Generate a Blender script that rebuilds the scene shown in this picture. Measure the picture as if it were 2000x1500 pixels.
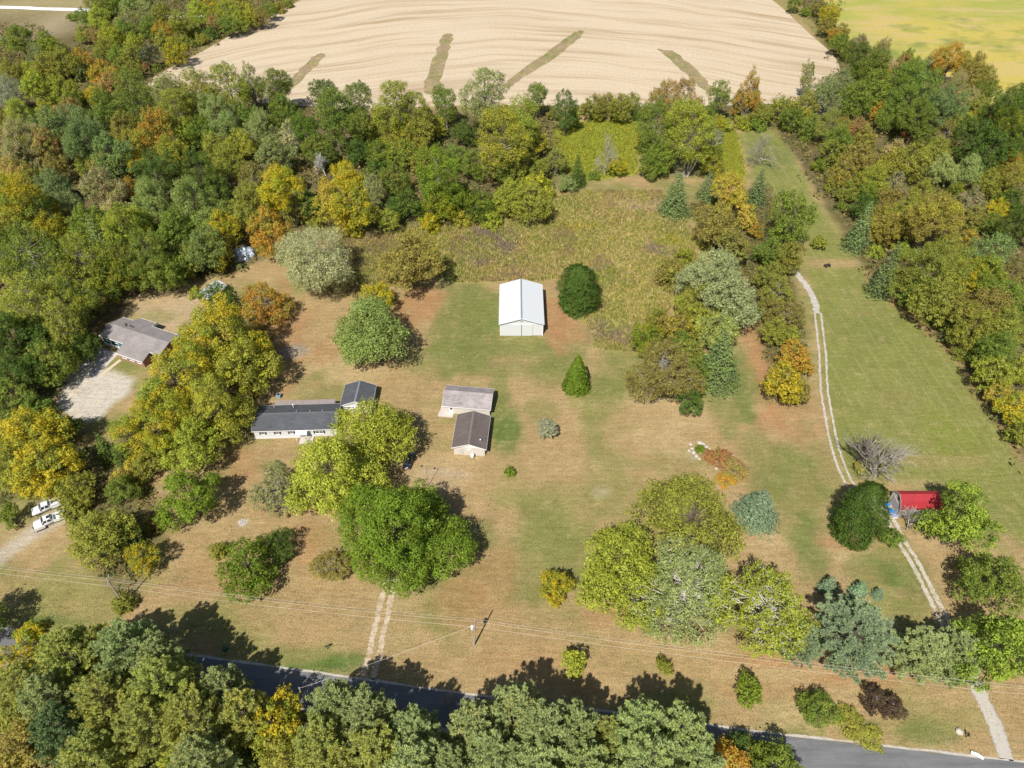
import bpy, bmesh, math, random
import numpy as np
from mathutils import Vector, Matrix

# ------------------------------------------------------------------ camera, sky, sun, exposure
SC = bpy.context.scene
for o in list(bpy.data.objects):
    bpy.data.objects.remove(o)
FPX, PITCH, CAMH = 1400.0, math.radians(44), 120.0          # focal length for a 2000 px wide frame, tilt, height
cd = bpy.data.cameras.new('camera'); cam = bpy.data.objects.new('camera', cd)
SC.collection.objects.link(cam); SC.camera = cam
cd.sensor_width = 36; cd.lens = 36 * FPX / 2000; cd.clip_start = 1; cd.clip_end = 6000
cam.location = (0, 0, CAMH); cam.rotation_euler = (math.pi / 2 - PITCH, 0, 0)

SUN_EL, SUN_AZ = math.radians(52), math.radians(202)         # azimuth clockwise from +Y
w = bpy.data.worlds.new('World'); SC.world = w; w.use_nodes = True
nt = w.node_tree; bgn = nt.nodes['Background']
sky = nt.nodes.new('ShaderNodeTexSky'); sky.sky_type = 'NISHITA'; sky.sun_disc = False
sky.sun_elevation = SUN_EL; sky.sun_rotation = SUN_AZ; sky.air_density = 1.0; sky.dust_density = 1.2
nt.links.new(sky.outputs[0], bgn.inputs[0]); bgn.inputs[1].default_value = 0.072
sd = bpy.data.lights.new('sun', 'SUN'); sd.energy = 5.0; sd.angle = math.radians(0.5); sd.color = (1.0, 0.95, 0.87)
sun = bpy.data.objects.new('sun', sd); SC.collection.objects.link(sun)
to_sun = Vector((math.sin(SUN_AZ) * math.cos(SUN_EL), math.cos(SUN_AZ) * math.cos(SUN_EL), math.sin(SUN_EL)))
sun.rotation_euler = (-to_sun).to_track_quat('-Z', 'Y').to_euler(); sun.location = to_sun * 300
vs = SC.view_settings; vs.view_transform = 'Standard'; vs.look = 'None'; vs.gamma = 1; vs.use_curve_mapping = False
vs.exposure = 0.38
SC.cycles.max_bounces = 5; SC.cycles.diffuse_bounces = 2; SC.cycles.transmission_bounces = 3; SC.cycles.glossy_bounces = 2
SC.cycles.transparent_max_bounces = 8; SC.cycles.use_denoising = True

rng = np.random.default_rng(7); random.seed(7)
COL = SC.collection

# ------------------------------------------------------------------ helpers
def at(px, py, z=0.0):
    """survey: place on the level z seen at photo point px, py"""
    u = (px - 1000) / FPX; v = -(py - 750) / FPX
    d = (u, math.cos(PITCH) + v * math.sin(PITCH), -math.sin(PITCH) + v * math.cos(PITCH))
    t = (CAMH - z) / -d[2]
    return Vector((d[0] * t, d[1] * t, z))
def depth(p):
    return p[1] * math.cos(PITCH) - (p[2] - CAMH) * math.sin(PITCH)
def pxm(p):
    return FPX / depth(p)

def tag(o, label=None, cat=None, group=None, kind=None):
    if label: o['label'] = label
    if cat: o['category'] = cat
    if group: o['group'] = group
    if kind: o['kind'] = kind
    return o
def link(name, me, parent=None, mat=None):
    o = bpy.data.objects.new(name, me); COL.objects.link(o)
    if parent is not None: o.parent = parent
    if mat is not None and me is not None:
        if len(me.materials) == 0: me.materials.append(mat)
        else: me.materials[0] = mat
    return o
def empty(name, loc, rz=0.0):
    o = bpy.data.objects.new(name, None); COL.objects.link(o); o.location = loc; o.rotation_euler = (0, 0, rz)
    o.empty_display_size = 0.2
    return o
def mesh(name, verts, faces):
    me = bpy.data.meshes.new(name); me.from_pydata([tuple(v) for v in verts], [], [tuple(f) for f in faces]); me.update()
    return me
def quads_mesh(name, V, k, attrs=None):
    """V (n*k,3) numpy, faces of k consecutive vertices"""
    n = len(V) // k; me = bpy.data.meshes.new(name)
    me.vertices.add(len(V)); me.vertices.foreach_set('co', np.ascontiguousarray(V, dtype=np.float32).ravel())
    me.loops.add(n * k); me.loops.foreach_set('vertex_index', np.arange(n * k, dtype=np.int32))
    me.polygons.add(n); me.polygons.foreach_set('loop_start', np.arange(0, n * k, k, dtype=np.int32))
    me.update(calc_edges=True)
    for an, (typ, arr) in (attrs or {}).items():
        a = me.attributes.new(an, typ, 'FACE')
        if typ == 'FLOAT': a.data.foreach_set('value', np.ascontiguousarray(arr, dtype=np.float32))
        else: a.data.foreach_set('color', np.ascontiguousarray(arr, dtype=np.float32).ravel())
    return me

class MB:
    """collects solid pieces of one mesh"""
    def __init__(s): s.v = []; s.f = []
    def add(s, v, f):
        b = len(s.v); s.v += [tuple(q) for q in v]; s.f += [tuple(b + i for i in q) for q in f]; return s
    def box(s, x0, x1, y0, y1, z0, z1):
        v = [(x, y, z) for z in (z0, z1) for y in (y0, y1) for x in (x0, x1)]
        return s.add(v, [(0, 2, 3, 1), (4, 5, 7, 6), (0, 1, 5, 4), (2, 6, 7, 3), (0, 4, 6, 2), (1, 3, 7, 5)])
    def prism(s, prof, a, b, axis='x'):
        """closed profile swept between a and b along axis; prof in the other two coordinates (u, z)"""
        n = len(prof)
        mk = (lambda t, u, z: (t, u, z)) if axis == 'x' else (lambda t, u, z: (u, t, z))
        v = [mk(a, u, z) for u, z in prof] + [mk(b, u, z) for u, z in prof]
        f = [tuple(range(n))[::-1], tuple(range(n, 2 * n))] + [(i, (i + 1) % n, n + (i + 1) % n, n + i) for i in range(n)]
        return s.add(v, f)
    def tube(s, pts, rad, k=6, cap=True):
        pts = [Vector(p) for p in pts]; b = len(s.v)
        if not hasattr(rad, '__len__'): rad = [rad] * len(pts)
        for i, p in enumerate(pts):
            d = (pts[min(i + 1, len(pts) - 1)] - pts[max(i - 1, 0)]).normalized()
            a = d.cross(Vector((0, 0, 1)))
            if a.length < 1e-3: a = Vector((1, 0, 0))
            a.normalize(); c = d.cross(a)
            for j in range(k):
                t = 2 * math.pi * j / k; q = p + (a * math.cos(t) + c * math.sin(t)) * rad[i]; s.v.append(tuple(q))
        for i in range(len(pts) - 1):
            for j in range(k):
                s.f.append((b + i * k + j, b + i * k + (j + 1) % k, b + (i + 1) * k + (j + 1) % k, b + (i + 1) * k + j))
        if cap:
            s.f.append(tuple(b + j for j in range(k))[::-1]); s.f.append(tuple(b + (len(pts) - 1) * k + j for j in range(k)))
        return s
    def lathe(s, prof, cx=0, cy=0, k=12):
        b = len(s.v)
        for r, z in prof:
            for j in range(k): s.v.append((cx + r * math.cos(2 * math.pi * j / k), cy + r * math.sin(2 * math.pi * j / k), z))
        for i in range(len(prof) - 1):
            for j in range(k): s.f.append((b + i * k + j, b + i * k + (j + 1) % k, b + (i + 1) * k + (j + 1) % k, b + (i + 1) * k + j))
        s.f.append(tuple(b + j for j in range(k))[::-1]); s.f.append(tuple(b + (len(prof) - 1) * k + j for j in range(k)))
        return s
    def build(s, name, mat, parent=None, bevel=0, smooth=False):
        me = mesh(name, s.v, s.f); bm = bmesh.new(); bm.from_mesh(me)
        bmesh.ops.recalc_face_normals(bm, faces=bm.faces)
        if bevel: bmesh.ops.bevel(bm, geom=list(bm.edges), offset=bevel, segments=2, affect='EDGES', profile=0.6, clamp_overlap=True)
        if smooth:
            for f in bm.faces: f.smooth = True
        bm.to_mesh(me); bm.free()
        return link(name, me, parent, mat)

# ------------------------------------------------------------------ numpy value noise
def _h(ix, iy, seed):
    n = (ix.astype(np.int64) * 374761393 + iy.astype(np.int64) * 668265263 + seed * 982451653) & 0x7fffffff
    n = ((n ^ (n >> 13)) * 1274126177) & 0x7fffffff
    return ((n ^ (n >> 16)) & 0xffff) / 65535.0
def vnoise(x, y, seed=0):
    ix = np.floor(x); iy = np.floor(y); fx = x - ix; fy = y - iy
    fx = fx * fx * (3 - 2 * fx); fy = fy * fy * (3 - 2 * fy)
    a = _h(ix, iy, seed); b = _h(ix + 1, iy, seed); c = _h(ix, iy + 1, seed); d = _h(ix + 1, iy + 1, seed)
    return (a * (1 - fx) + b * fx) * (1 - fy) + (c * (1 - fx) + d * fx) * fy
def fbm(x, y, seed=0, oct=4):
    s = 0; amp = 0.5; t = 0
    for i in range(oct):
        s = s + amp * vnoise(x * 2 ** i, y * 2 ** i, seed + i); t += amp; amp *= 0.5
    return s / t
def inpoly(X, Y, poly):
    r = np.zeros(X.shape, bool); n = len(poly); j = n - 1
    for i in range(n):
        xi, yi = poly[i]; xj, yj = poly[j]
        c = ((yi > Y) != (yj > Y)) & (X < (xj - xi) * (Y - yi) / (yj - yi + 1e-12) + xi); r ^= c; j = i
    return r
def polyd(X, Y, poly):
    """signed distance, negative inside"""
    d = np.full(X.shape, 1e9); n = len(poly)
    for i in range(n):
        ax, ay = poly[i]; bx, by = poly[(i + 1) % n]
        ex, ey = bx - ax, by - ay; t = np.clip(((X - ax) * ex + (Y - ay) * ey) / (ex * ex + ey * ey + 1e-9), 0, 1)
        d = np.minimum(d, np.hypot(X - ax - t * ex, Y - ay - t * ey))
    return np.where(inpoly(X, Y, poly), -d, d)
def pts(*a): return [tuple(at(a[i], a[i + 1])[:2]) for i in range(0, len(a), 2)]

# ------------------------------------------------------------------ materials
MATS = {}
def nodes(name):
    m = bpy.data.materials.new(name); m.use_nodes = True; t = m.node_tree; MATS[name] = m
    return m, t, t.nodes['Principled BSDF'], t.nodes['Material Output']
def N(t, typ, **kw):
    n = t.nodes.new(typ)
    for k, v in kw.items():
        if k.startswith('i_'):
            key = k[2:]; n.inputs[int(key) if key.isdigit() else key].default_value = v
        else: setattr(n, k, v)
    return n
def mixc(t, a, b, fac, blend='MIX'):
    n = t.nodes.new('ShaderNodeMix'); n.data_type = 'RGBA'; n.blend_type = blend
    for i, v in ((0, fac), (6, a), (7, b)):
        if hasattr(v, 'is_linked') or hasattr(v, 'links'): t.links.new(v, n.inputs[i])
        else: n.inputs[i].default_value = v if i == 0 else (*v, 1) if len(v) == 3 else v
    return n.outputs[2]
def ramp(t, src, lo, hi, a=0.0, b=1.0):
    n = t.nodes.new('ShaderNodeMapRange'); n.inputs[1].default_value = lo; n.inputs[2].default_value = hi
    n.inputs[3].default_value = a; n.inputs[4].default_value = b; t.links.new(src, n.inputs[0]); return n.outputs[0]
def noise(t, vec, scale, detail=4, rough=0.6, stretch=None, rot=0.0):
    if stretch or rot:
        mp = t.nodes.new('ShaderNodeMapping'); mp.inputs['Scale'].default_value = stretch or (1, 1, 1); mp.inputs['Rotation'].default_value = (0, 0, rot)
        mp.vector_type = 'TEXTURE' if False else 'POINT'
        t.links.new(vec, mp.inputs[0]); vec = mp.outputs[0]
    n = t.nodes.new('ShaderNodeTexNoise'); n.inputs['Scale'].default_value = scale; n.inputs['Detail'].default_value = detail; n.inputs['Roughness'].default_value = rough
    t.links.new(vec, n.inputs['Vector']); return n.outputs[0]
def bump(t, bsdf, h, strength=0.4, dist=0.1):
    n = t.nodes.new('ShaderNodeBump'); n.inputs['Strength'].default_value = strength; n.inputs['Distance'].default_value = dist
    t.links.new(h, n.inputs['Height']); t.links.new(n.outputs[0], bsdf.inputs['Normal'])
def plain(name, col, rough=0.6, metal=0.0, var=0.12, scale=1.5, spec=0.4):
    """painted or bare surface with faint weathering"""
    m, t, b, o = nodes(name); co = N(t, 'ShaderNodeTexCoord').outputs['Object']
    n1 = noise(t, co, scale, 5, 0.65)
    c = mixc(t, tuple(x * (1 - var) for x in col), tuple(min(1, x * (1 + var)) for x in col), n1)
    t.links.new(c, b.inputs['Base Color']); b.inputs['Roughness'].default_value = rough; b.inputs['Metallic'].default_value = metal
    b.inputs['Specular IOR Level'].default_value = spec
    return m
def ribbed(name, col, pitch=0.23, axis=0, rough=0.45, spec=0.4, var=0.06, depth_=0.03, stain=None):
    m, t, b, o = nodes(name); co = N(t, 'ShaderNodeTexCoord').outputs['Object']
    wv = N(t, 'ShaderNodeTexWave', wave_type='BANDS', bands_direction='XYZ'[axis]); wv.inputs['Scale'].default_value = 0.314 / pitch
    t.links.new(co, wv.inputs['Vector']); bump(t, b, wv.outputs[1], 0.5, depth_)
    n1 = noise(t, co, 0.6, 5, 0.7)
    c = mixc(t, tuple(x * (1 - var) for x in col), tuple(min(1, x * (1 + var)) for x in col), n1)
    if stain:
        st = (0.12, 3, 1) if axis == 1 else (3, 0.12, 1)
        c = mixc(t, c, stain[0], ramp(t, noise(t, co, 0.8, 4, 0.7, stretch=st), stain[1], stain[1] + 0.15))
    t.links.new(c, b.inputs['Base Color']); b.inputs['Roughness'].default_value = rough; b.inputs['Specular IOR Level'].default_value = spec
    return m
def shingle(name, col, col2, streak=0.5):
    m, t, b, o = nodes(name); co = N(t, 'ShaderNodeTexCoord').outputs['Object']
    br = N(t, 'ShaderNodeTexBrick'); br.inputs['Scale'].default_value = 1.0; br.inputs['Brick Width'].default_value = 0.9; br.inputs['Row Height'].default_value = 0.2
    br.inputs['Mortar Size'].default_value = 0.012; br.inputs['Color1'].default_value = (*col, 1); br.inputs['Color2'].default_value = (*col2, 1)
    br.inputs['Mortar'].default_value = (*[x * 0.6 for x in col], 1); br.inputs['Bias'].default_value = -0.1
    t.links.new(co, br.inputs['Vector'])
    n1 = noise(t, co, 0.35, 5, 0.7); n2 = noise(t, co, 2.2, 4, 0.7, stretch=(0.25, 1.6, 1))
    c = mixc(t, br.outputs[0], tuple(x * 1.5 for x in col2), ramp(t, n1, 0.35, 0.75, 0, streak))
    c = mixc(t, c, tuple(x * 0.6 for x in col), ramp(t, n2, 0.5, 0.75, 0, streak))
    t.links.new(c, b.inputs['Base Color']); b.inputs['Roughness'].default_value = 0.85; b.inputs['Specular IOR Level'].default_value = 0.25
    bump(t, b, br.outputs[1], 0.3, 0.02)
    return m
def glassy(name, col=(0.02, 0.03, 0.035)):
    m, t, b, o = nodes(name); b.inputs['Base Color'].default_value = (*col, 1); b.inputs['Roughness'].default_value = 0.08
    b.inputs['Specular IOR Level'].default_value = 0.6; return m
def paint(name, col, rough=0.25, coat=0.5):
    m, t, b, o = nodes(name); co = N(t, 'ShaderNodeTexCoord').outputs['Object']
    c = mixc(t, col, tuple(x * 0.85 for x in col), noise(t, co, 2.0, 4)); t.links.new(c, b.inputs['Base Color'])
    b.inputs['Roughness'].default_value = rough; b.inputs['Coat Weight'].default_value = coat; b.inputs['Coat Roughness'].default_value = 0.08; return m

# ------------------------------------------------------------------ ground: one sheet, colour surveyed zone by zone
def axis_lines(lo, hi, step, far):
    a = list(np.arange(lo, hi + step, step)); s = step
    up = a[-1]; dn = a[0]; hi_ = []; lo_ = []
    while up < far: s *= 1.35; up += s; hi_.append(up)
    s = step
    while dn > -far: s *= 1.35; dn -= s; lo_.append(dn)
    return np.array(lo_[::-1] + a + hi_)
gx = axis_lines(-140, 150, 0.9, 3000); gy = axis_lines(25, 250, 0.9, 3500)
GX, GY = np.meshgrid(gx, gy); X = GX.ravel(); Y = GY.ravel()

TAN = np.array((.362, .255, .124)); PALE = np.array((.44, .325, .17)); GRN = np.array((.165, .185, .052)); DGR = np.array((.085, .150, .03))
LITTER = np.array((.365, .205, .10)); WOOD = np.array((.105, .088, .038)); OLIVE = np.array((.225, .22, .07)); MEAD = np.array((.33, .27, .09))
GOLD = np.array((.33, .29, .03)); PURP = np.array((.21, .165, .125)); DIRT = np.array((.43, .32, .20)); GRAVEL = np.array((.55, .50, .43))
def mixv(C, col, m): return C + (np.asarray(col) - C) * np.clip(m, 0, 1)[:, None]
n_big = fbm(X * .028, Y * .028, 1, 4); n_mid = fbm(X * .11, Y * .11, 9, 4); n_fin = fbm(X * .45, Y * .45, 21, 3)
n_str = fbm(X * .05, Y * .30, 33, 4)
def sm(v, a, b): t = np.clip((v - a) / (b - a), 0, 1); return t * t * (3 - 2 * t)
C = np.tile(TAN, (len(X), 1))
C = mixv(C, GRN, sm(n_big * .6 + n_mid * .4, .46, .62) * .7)
C = mixv(C, PALE, sm(n_str, .54, .74) * .5); C = mixv(C, OLIVE, sm(n_mid, .50, .68) * .55)
def zone(poly, col, soft=3.0, amt=1.0, rag=2.5, seed=50):
    global C
    d = polyd(X, Y, poly) + (fbm(X * .16, Y * .16, seed, 3) - .5) * 2 * rag
    C = mixv(C, col, (1 - sm(d, -soft, soft)) * amt)
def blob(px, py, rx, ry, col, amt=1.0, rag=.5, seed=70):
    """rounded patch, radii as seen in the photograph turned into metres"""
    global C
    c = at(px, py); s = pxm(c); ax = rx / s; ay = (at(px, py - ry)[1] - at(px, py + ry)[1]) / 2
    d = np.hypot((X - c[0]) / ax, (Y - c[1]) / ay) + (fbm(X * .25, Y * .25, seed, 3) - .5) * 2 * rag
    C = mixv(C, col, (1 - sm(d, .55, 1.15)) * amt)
# lawns: greener and drier sweeps
for b in [(900, 640, 60, 90, GRN, .7), (880, 700, 120, 40, GRN, .6), (1110, 690, 60, 40, GRN, .6), (985, 830, 40, 60, DGR, .55), (975, 760, 26, 60, GRN, .7), (905, 580, 40, 50, GRN, .6),
          (965, 620, 14, 60, DGR, .7), (955, 610, 60, 60, GRN, .55), (1000, 680, 90, 24, GRN, .5), (640, 770, 60, 30, GRN, .6), (760, 760, 50, 40, TAN, .5), (1190, 760, 60, 30, GRN, .8), (1230, 690, 60, 60, GRN, .6), (1080, 700, 50, 70, GRN, .5), (1060, 800, 40, 40, GRN, .5),
          (1300, 800, 80, 60, PALE, .8), (1240, 850, 80, 60, TAN, .7), (1290, 860, 70, 30, PALE, .7), (1060, 900, 100, 70, TAN, .5), (1180, 970, 70, 40, OLIVE, .5), (1080, 1050, 80, 70, OLIVE, .6),
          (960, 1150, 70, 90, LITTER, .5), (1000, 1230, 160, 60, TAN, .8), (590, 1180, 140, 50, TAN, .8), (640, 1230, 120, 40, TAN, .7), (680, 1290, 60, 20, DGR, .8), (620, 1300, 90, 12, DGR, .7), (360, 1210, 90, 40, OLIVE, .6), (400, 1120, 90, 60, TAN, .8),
          (100, 1150, 120, 40, OLIVE, .45), (100, 1215, 80, 16, DGR, .6), (40, 1060, 60, 30, PALE, .6), (660, 600, 60, 60, TAN, .8), (620, 650, 60, 70, TAN, .8), (680, 720, 80, 30, PALE, .7), (560, 700, 40, 40, LITTER, .5), (540, 590, 30, 60, LITTER, .6),
          (815, 590, 60, 50, LITTER, .85), (1085, 620, 34, 60, LITTER, .8), (1120, 640, 40, 30, LITTER, .7), (1480, 680, 34, 70, LITTER, .8), (1540, 820, 66, 44, LITTER, .85), (1500, 760, 30, 50, LITTER, .6), (1410, 770, 26, 60, PALE, .5), (1440, 760, 30, 70, DGR, .75), (1455, 720, 22, 60, GRN, .7),
          (1500, 900, 60, 60, GRN, .6), (1560, 940, 60, 90, GRN, .7), (1580, 1060, 40, 60, DGR, .5), (1480, 1050, 50, 40, PALE, .8), (1660, 1080, 70, 24, PALE, .7), (1560, 820, 40, 40, TAN, .5), (1760, 1110, 70, 60, GRN, .7), (1740, 1180, 60, 50, OLIVE, .8), (1700, 1130, 60, 40, DGR, .5),
          (1500, 1310, 160, 30, PALE, .7), (1560, 1290, 180, 20, LITTER, .8), (1750, 1310, 160, 18, LITTER, .8), (1820, 1430, 70, 26, DGR, .55), (1870, 1400, 70, 40, OLIVE, .5), (1680, 1420, 60, 26, GRN, .8), (1330, 1260, 130, 26, PALE, .7), (1250, 1300, 200, 50, TAN, .6), (1540, 1400, 60, 30, PALE, .6), (1440, 1400, 60, 30, TAN, .8),
          (330, 600, 90, 40, DIRT, .9), (300, 575, 80, 24, PALE, .7), (300, 620, 60, 20, OLIVE, .6), (380, 560, 40, 26, PALE, .6), (200, 640, 30, 50, WOOD, .7), (330, 640, 30, 14, DIRT, .8), (240, 715, 40, 18, GRN, .7), (150, 860, 40, 30, LITTER, .5),
          (470, 900, 50, 50, LITTER, .6), (460, 1000, 50, 60, TAN, .7), (540, 880, 60, 30, TAN, .8), (530, 910, 30, 12, GRN, .6), (600, 1040, 50, 30, LITTER, .5), (860, 930, 70, 30, DIRT, .55), (830, 830, 50, 60, TAN, .5), (880, 900, 60, 20, PALE, .5)]:
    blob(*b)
for b in [(930, 620, 34, 70, GRN, .7), (860, 650, 30, 60, GRN, .6), (990, 850, 26, 50, DGR, .6), (1000, 720, 120, 20, GRN, .55), (1060, 1010, 60, 60, GRN, .55), (1100, 1080, 40, 60, GRN, .5), (1420, 800, 34, 60, GRN, .7), (1500, 960, 40, 60, GRN, .6), (1600, 900, 30, 80, GRN, .5), (1590, 1100, 40, 50, DGR, .45), (1780, 1150, 50, 60, DGR, .4), (560, 760, 30, 12, LITTER, .5), (570, 640, 40, 40, LITTER, .7), (640, 680, 40, 30, LITTER, .5), (830, 600, 30, 40, LITTER, .6), (1490, 720, 26, 50, LITTER, .6), (1470, 1040, 30, 20, LITTER, .6), (1640, 1060, 50, 14, LITTER, .6), (900, 1180, 60, 60, LITTER, .5), (1030, 1290, 100, 30, LITTER, .35), (420, 1130, 80, 40, LITTER, .35), (600, 1080, 40, 40, LITTER, .5), (1180, 1200, 60, 30, LITTER, .5), (300, 1240, 60, 20, GRN, .5), (1090, 640, 24, 50, LITTER, .6), (1500, 1345, 120, 20, LITTER, .35), (1650, 1330, 120, 16, LITTER, .6)]:
    blob(*b, .6, 73)
# meadow of tall grass and its drifts
MEADOW = pts(655, 470, 740, 452, 900, 432, 1075, 385, 1150, 372, 1290, 372, 1345, 440, 1395, 500, 1330, 560, 1290, 640, 1235, 688, 1160, 680, 1150, 640, 1100, 590, 1100, 545, 1060, 548, 880, 552, 870, 540, 760, 560, 700, 590, 650, 540)
zone(MEADOW, MEAD, 2.5, .95, 2)
for b in [(965, 470, 70, 30, PURP, .8), (930, 500, 40, 18, PURP, .5), (1290, 480, 40, 22, PURP, .7), (1320, 450, 40, 20, GRN, .6), (1310, 470, 34, 12, GOLD, .9), (1190, 420, 70, 20, TAN, .6), (1120, 440, 60, 14, GOLD, .5), (1050, 440, 60, 14, GRN, .5), (740, 500, 60, 30, GRN, .4), (1180, 640, 40, 30, PURP, .5), (1230, 650, 30, 30, PURP, .5), (1200, 560, 40, 50, GRN, .35), (1060, 530, 70, 20, TAN, .6), (1000, 510, 60, 14, (.26, .19, .10), .6), (1130, 470, 50, 20, (.24, .24, .06), .7), (1220, 500, 40, 24, (.40, .31, .13), .7), (1170, 540, 30, 30, (.22, .26, .06), .6), (1230, 580, 40, 30, (.38, .31, .10), .6), (900, 480, 50, 14, (.24, .23, .06), .7), (1090, 400, 60, 14, (.22, .24, .06), .7), (1250, 400, 50, 14, (.42, .34, .18), .7), (1200, 620, 30, 30, (.27, .28, .06), .7), (700, 540, 50, 20, (.25, .26, .07), .5), (880, 530, 30, 20, DGR, .6), (840, 460, 60, 14, GOLD, .5)]:
    blob(*b)
zone(pts(1085, 258, 1130, 242, 1200, 236, 1245, 240, 1240, 340, 1150, 350, 1100, 330, 1085, 290), (.26, .30, .035), 3, 1, 3)
blob(1150, 320, 50, 18, GOLD, .6)
zone(pts(1418, 250, 1430, 255, 1450, 340, 1440, 350, 1412, 320, 1405, 270), GOLD, 2, .9, 2)
# the long mown field on the right
STRIP = pts(1437, 262, 1460, 250, 1505, 250, 1535, 275, 1575, 350, 1610, 430, 1660, 485, 1690, 520, 1715, 560, 1780, 610, 1860, 690, 1915, 760, 1960, 840, 1995, 900, 2060, 1010, 1990, 1060, 1950, 1010, 1840, 945, 1650, 935, 1625, 850, 1612, 760, 1600, 660, 1585, 560, 1570, 520, 1580, 470, 1530, 400, 1470, 340)
zone(STRIP, (.195, .212, .055), 1.5, .92, 1.0)
STRIPF = (1 - sm(polyd(X, Y, STRIP), -2, 2))
zone(pts(1575, 505, 1690, 508, 1692, 520, 1575, 524), TAN, 2, .9, 1.5)
zone(pts(1690, 530, 1720, 560, 1790, 610, 1870, 690, 1930, 770, 1995, 880, 1985, 885, 1900, 760, 1850, 690, 1770, 615, 1700, 565), LITTER, 1.2, .7, 1.2)
for b in [(1700, 640, 60, 40, GRN, .5), (1850, 850, 60, 60, (.19, .22, .04), .6), (1750, 780, 60, 60, OLIVE, .6), (1680, 600, 50, 20, OLIVE, .7), (1850, 900, 110, 14, TAN, .4), (1860, 1000, 120, 60, GRN, .6), (1500, 300, 40, 40, (.13, .16, .05), .6)]:
    blob(*b)
# woodland floor
WOODS = [pts(-500, -60, 575, -60, 575, 5, 430, 80, 310, 150, 420, 190, 700, 215, 900, 215, 1080, 205, 1085, 250, 1090, 340, 1060, 395, 900, 425, 740, 450, 660, 455, 620, 440, 520, 500, 440, 540, 300, 545, 210, 580, 160, 680, 110, 780, 100, 800, -500, 830),
         pts(1500, -60, 1640, 0, 1650, 95, 1930, 225, 2000, 190, 2500, 130, 2500, 1000, 2020, 930, 1900, 745, 1790, 605, 1700, 540, 1660, 480, 1560, 320, 1515, 250, 1440, 240, 1250, 232, 1250, 205, 1420, 205, 1560, 195, 1635, 135, 1600, 60),
         pts(1245, 232, 1420, 232, 1425, 300, 1400, 350, 1260, 345, 1235, 300), pts(-300, 790, 110, 790, 140, 850, 230, 900, 310, 950, 310, 1060, 250, 1170, 200, 1130, 130, 1000, 60, 970, -300, 1060),
         pts(1345, 400, 1500, 360, 1540, 450, 1545, 540, 1575, 680, 1570, 790, 1515, 785, 1480, 650, 1400, 520), pts(370, 680, 500, 610, 535, 680, 500, 780, 420, 870, 270, 920, 235, 850, 300, 770),
         pts(-300, 1285, 120, 1300, 380, 1350, 640, 1405, 1000, 1455, 1400, 1505, 1600, 1540, 1600, 2200, -300, 2200)]
for i, p in enumerate(WOODS):
    zone(p, (.20, .19, .06) if i == 2 else WOOD * (1.0 if i < 2 else 1.25), 2, .9, 2, 80 + i)
zone(pts(-40, -20, 175, -20, 165, 35, 140, 60, 150, 95, 110, 80, 100, 55, 0, 40, -40, 40), (.36, .30, .16), 3, .9, 3)
zone(pts(0, 40, 90, 42, 130, 60, 150, 100, 115, 80, 60, 50, 0, 55), (.58, .47, .34), 2, .9, 1)
zone(pts(100, 1385, 125, 1440, 95, 1500, 60, 1500, 70, 1440), DIRT, 2, .5, 1)
# gravel yard, wheel tracks and fire rings worn into the lawn
zone(pts(112, 790, 130, 740, 165, 700, 240, 730, 262, 738, 250, 770, 225, 790, 200, 815, 150, 832, 138, 815), GRAVEL, 1.0, .95, 1.0)
zone(pts(-40, 1110, 30, 1050, 90, 1005, 130, 990, 130, 1015, 60, 1060, 0, 1105, -40, 1140), (.46, .40, .32), 1.2, .85, .8)
blob(475, 1020, 10, 8, (.52, .46, .38), .9, .25); blob(650, 1137, 15, 9, PALE, .9, .3); blob(575, 685, 30, 14, (.3, .28, .24), .6)
blob(926, 1263, 9, 6, PALE, .9, .2)
for b in [(1170, 960, 20, 12), (850, 920, 30, 10), (890, 925, 30, 8), (1350, 890, 12, 10)]: blob(*b, (.48, .40, .29), .35, .8)
C = C * (.86 + .28 * n_fin[:, None]) * .86
nx, ny = len(gx), len(gy)
V = np.stack([X, Y, np.zeros_like(X)], 1)
ii = np.arange(ny - 1)[:, None] * nx + np.arange(nx - 1)[None, :]
Fq = np.stack([ii, ii + 1, ii + nx + 1, ii + nx], -1).reshape(-1, 4)
me = bpy.data.meshes.new('ground'); me.vertices.add(len(V)); me.vertices.foreach_set('co', V.astype(np.float32).ravel())
me.loops.add(len(Fq) * 4); me.loops.foreach_set('vertex_index', Fq.astype(np.int32).ravel())
me.polygons.add(len(Fq)); me.polygons.foreach_set('loop_start', np.arange(0, len(Fq) * 4, 4, dtype=np.int32)); me.update(calc_edges=True)
a = me.color_attributes.new('soil', 'FLOAT_COLOR', 'POINT')
a.data.foreach_set('color', np.concatenate([C, np.ones((len(C), 1))], 1).astype(np.float32).ravel())
a = me.attributes.new('mown', 'FLOAT', 'POINT'); a.data.foreach_set('value', STRIPF.astype(np.float32))

m, t, b, o = nodes('grass_ground'); co = N(t, 'ShaderNodeTexCoord').outputs['Object']
at_n = N(t, 'ShaderNodeAttribute', attribute_name='soil'); mown = N(t, 'ShaderNodeAttribute', attribute_name='mown')
f1 = noise(t, co, 1.1, 6, 0.75); f2 = noise(t, co, 4.0, 5, 0.8); f3 = noise(t, co, 0.5, 5, 0.7, stretch=(0.45, 1.6, 1)); f4 = noise(t, co, 0.16, 4, 0.6)
f6 = noise(t, co, 0.3, 6, 0.75); c = mixc(t, at_n.outputs['Color'], (.13, .14, .04), ramp(t, f1, .48, .75, 0, .55)); c = mixc(t, c, (.40, .31, .17), ramp(t, f6, .52, .72, 0, .45))
c = mixc(t, c, (.52, .42, .24), ramp(t, f3, .58, .8, 0, .3))
c = mixc(t, c, (.20, .14, .06), ramp(t, f4, .55, .8, 0, .35))
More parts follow.
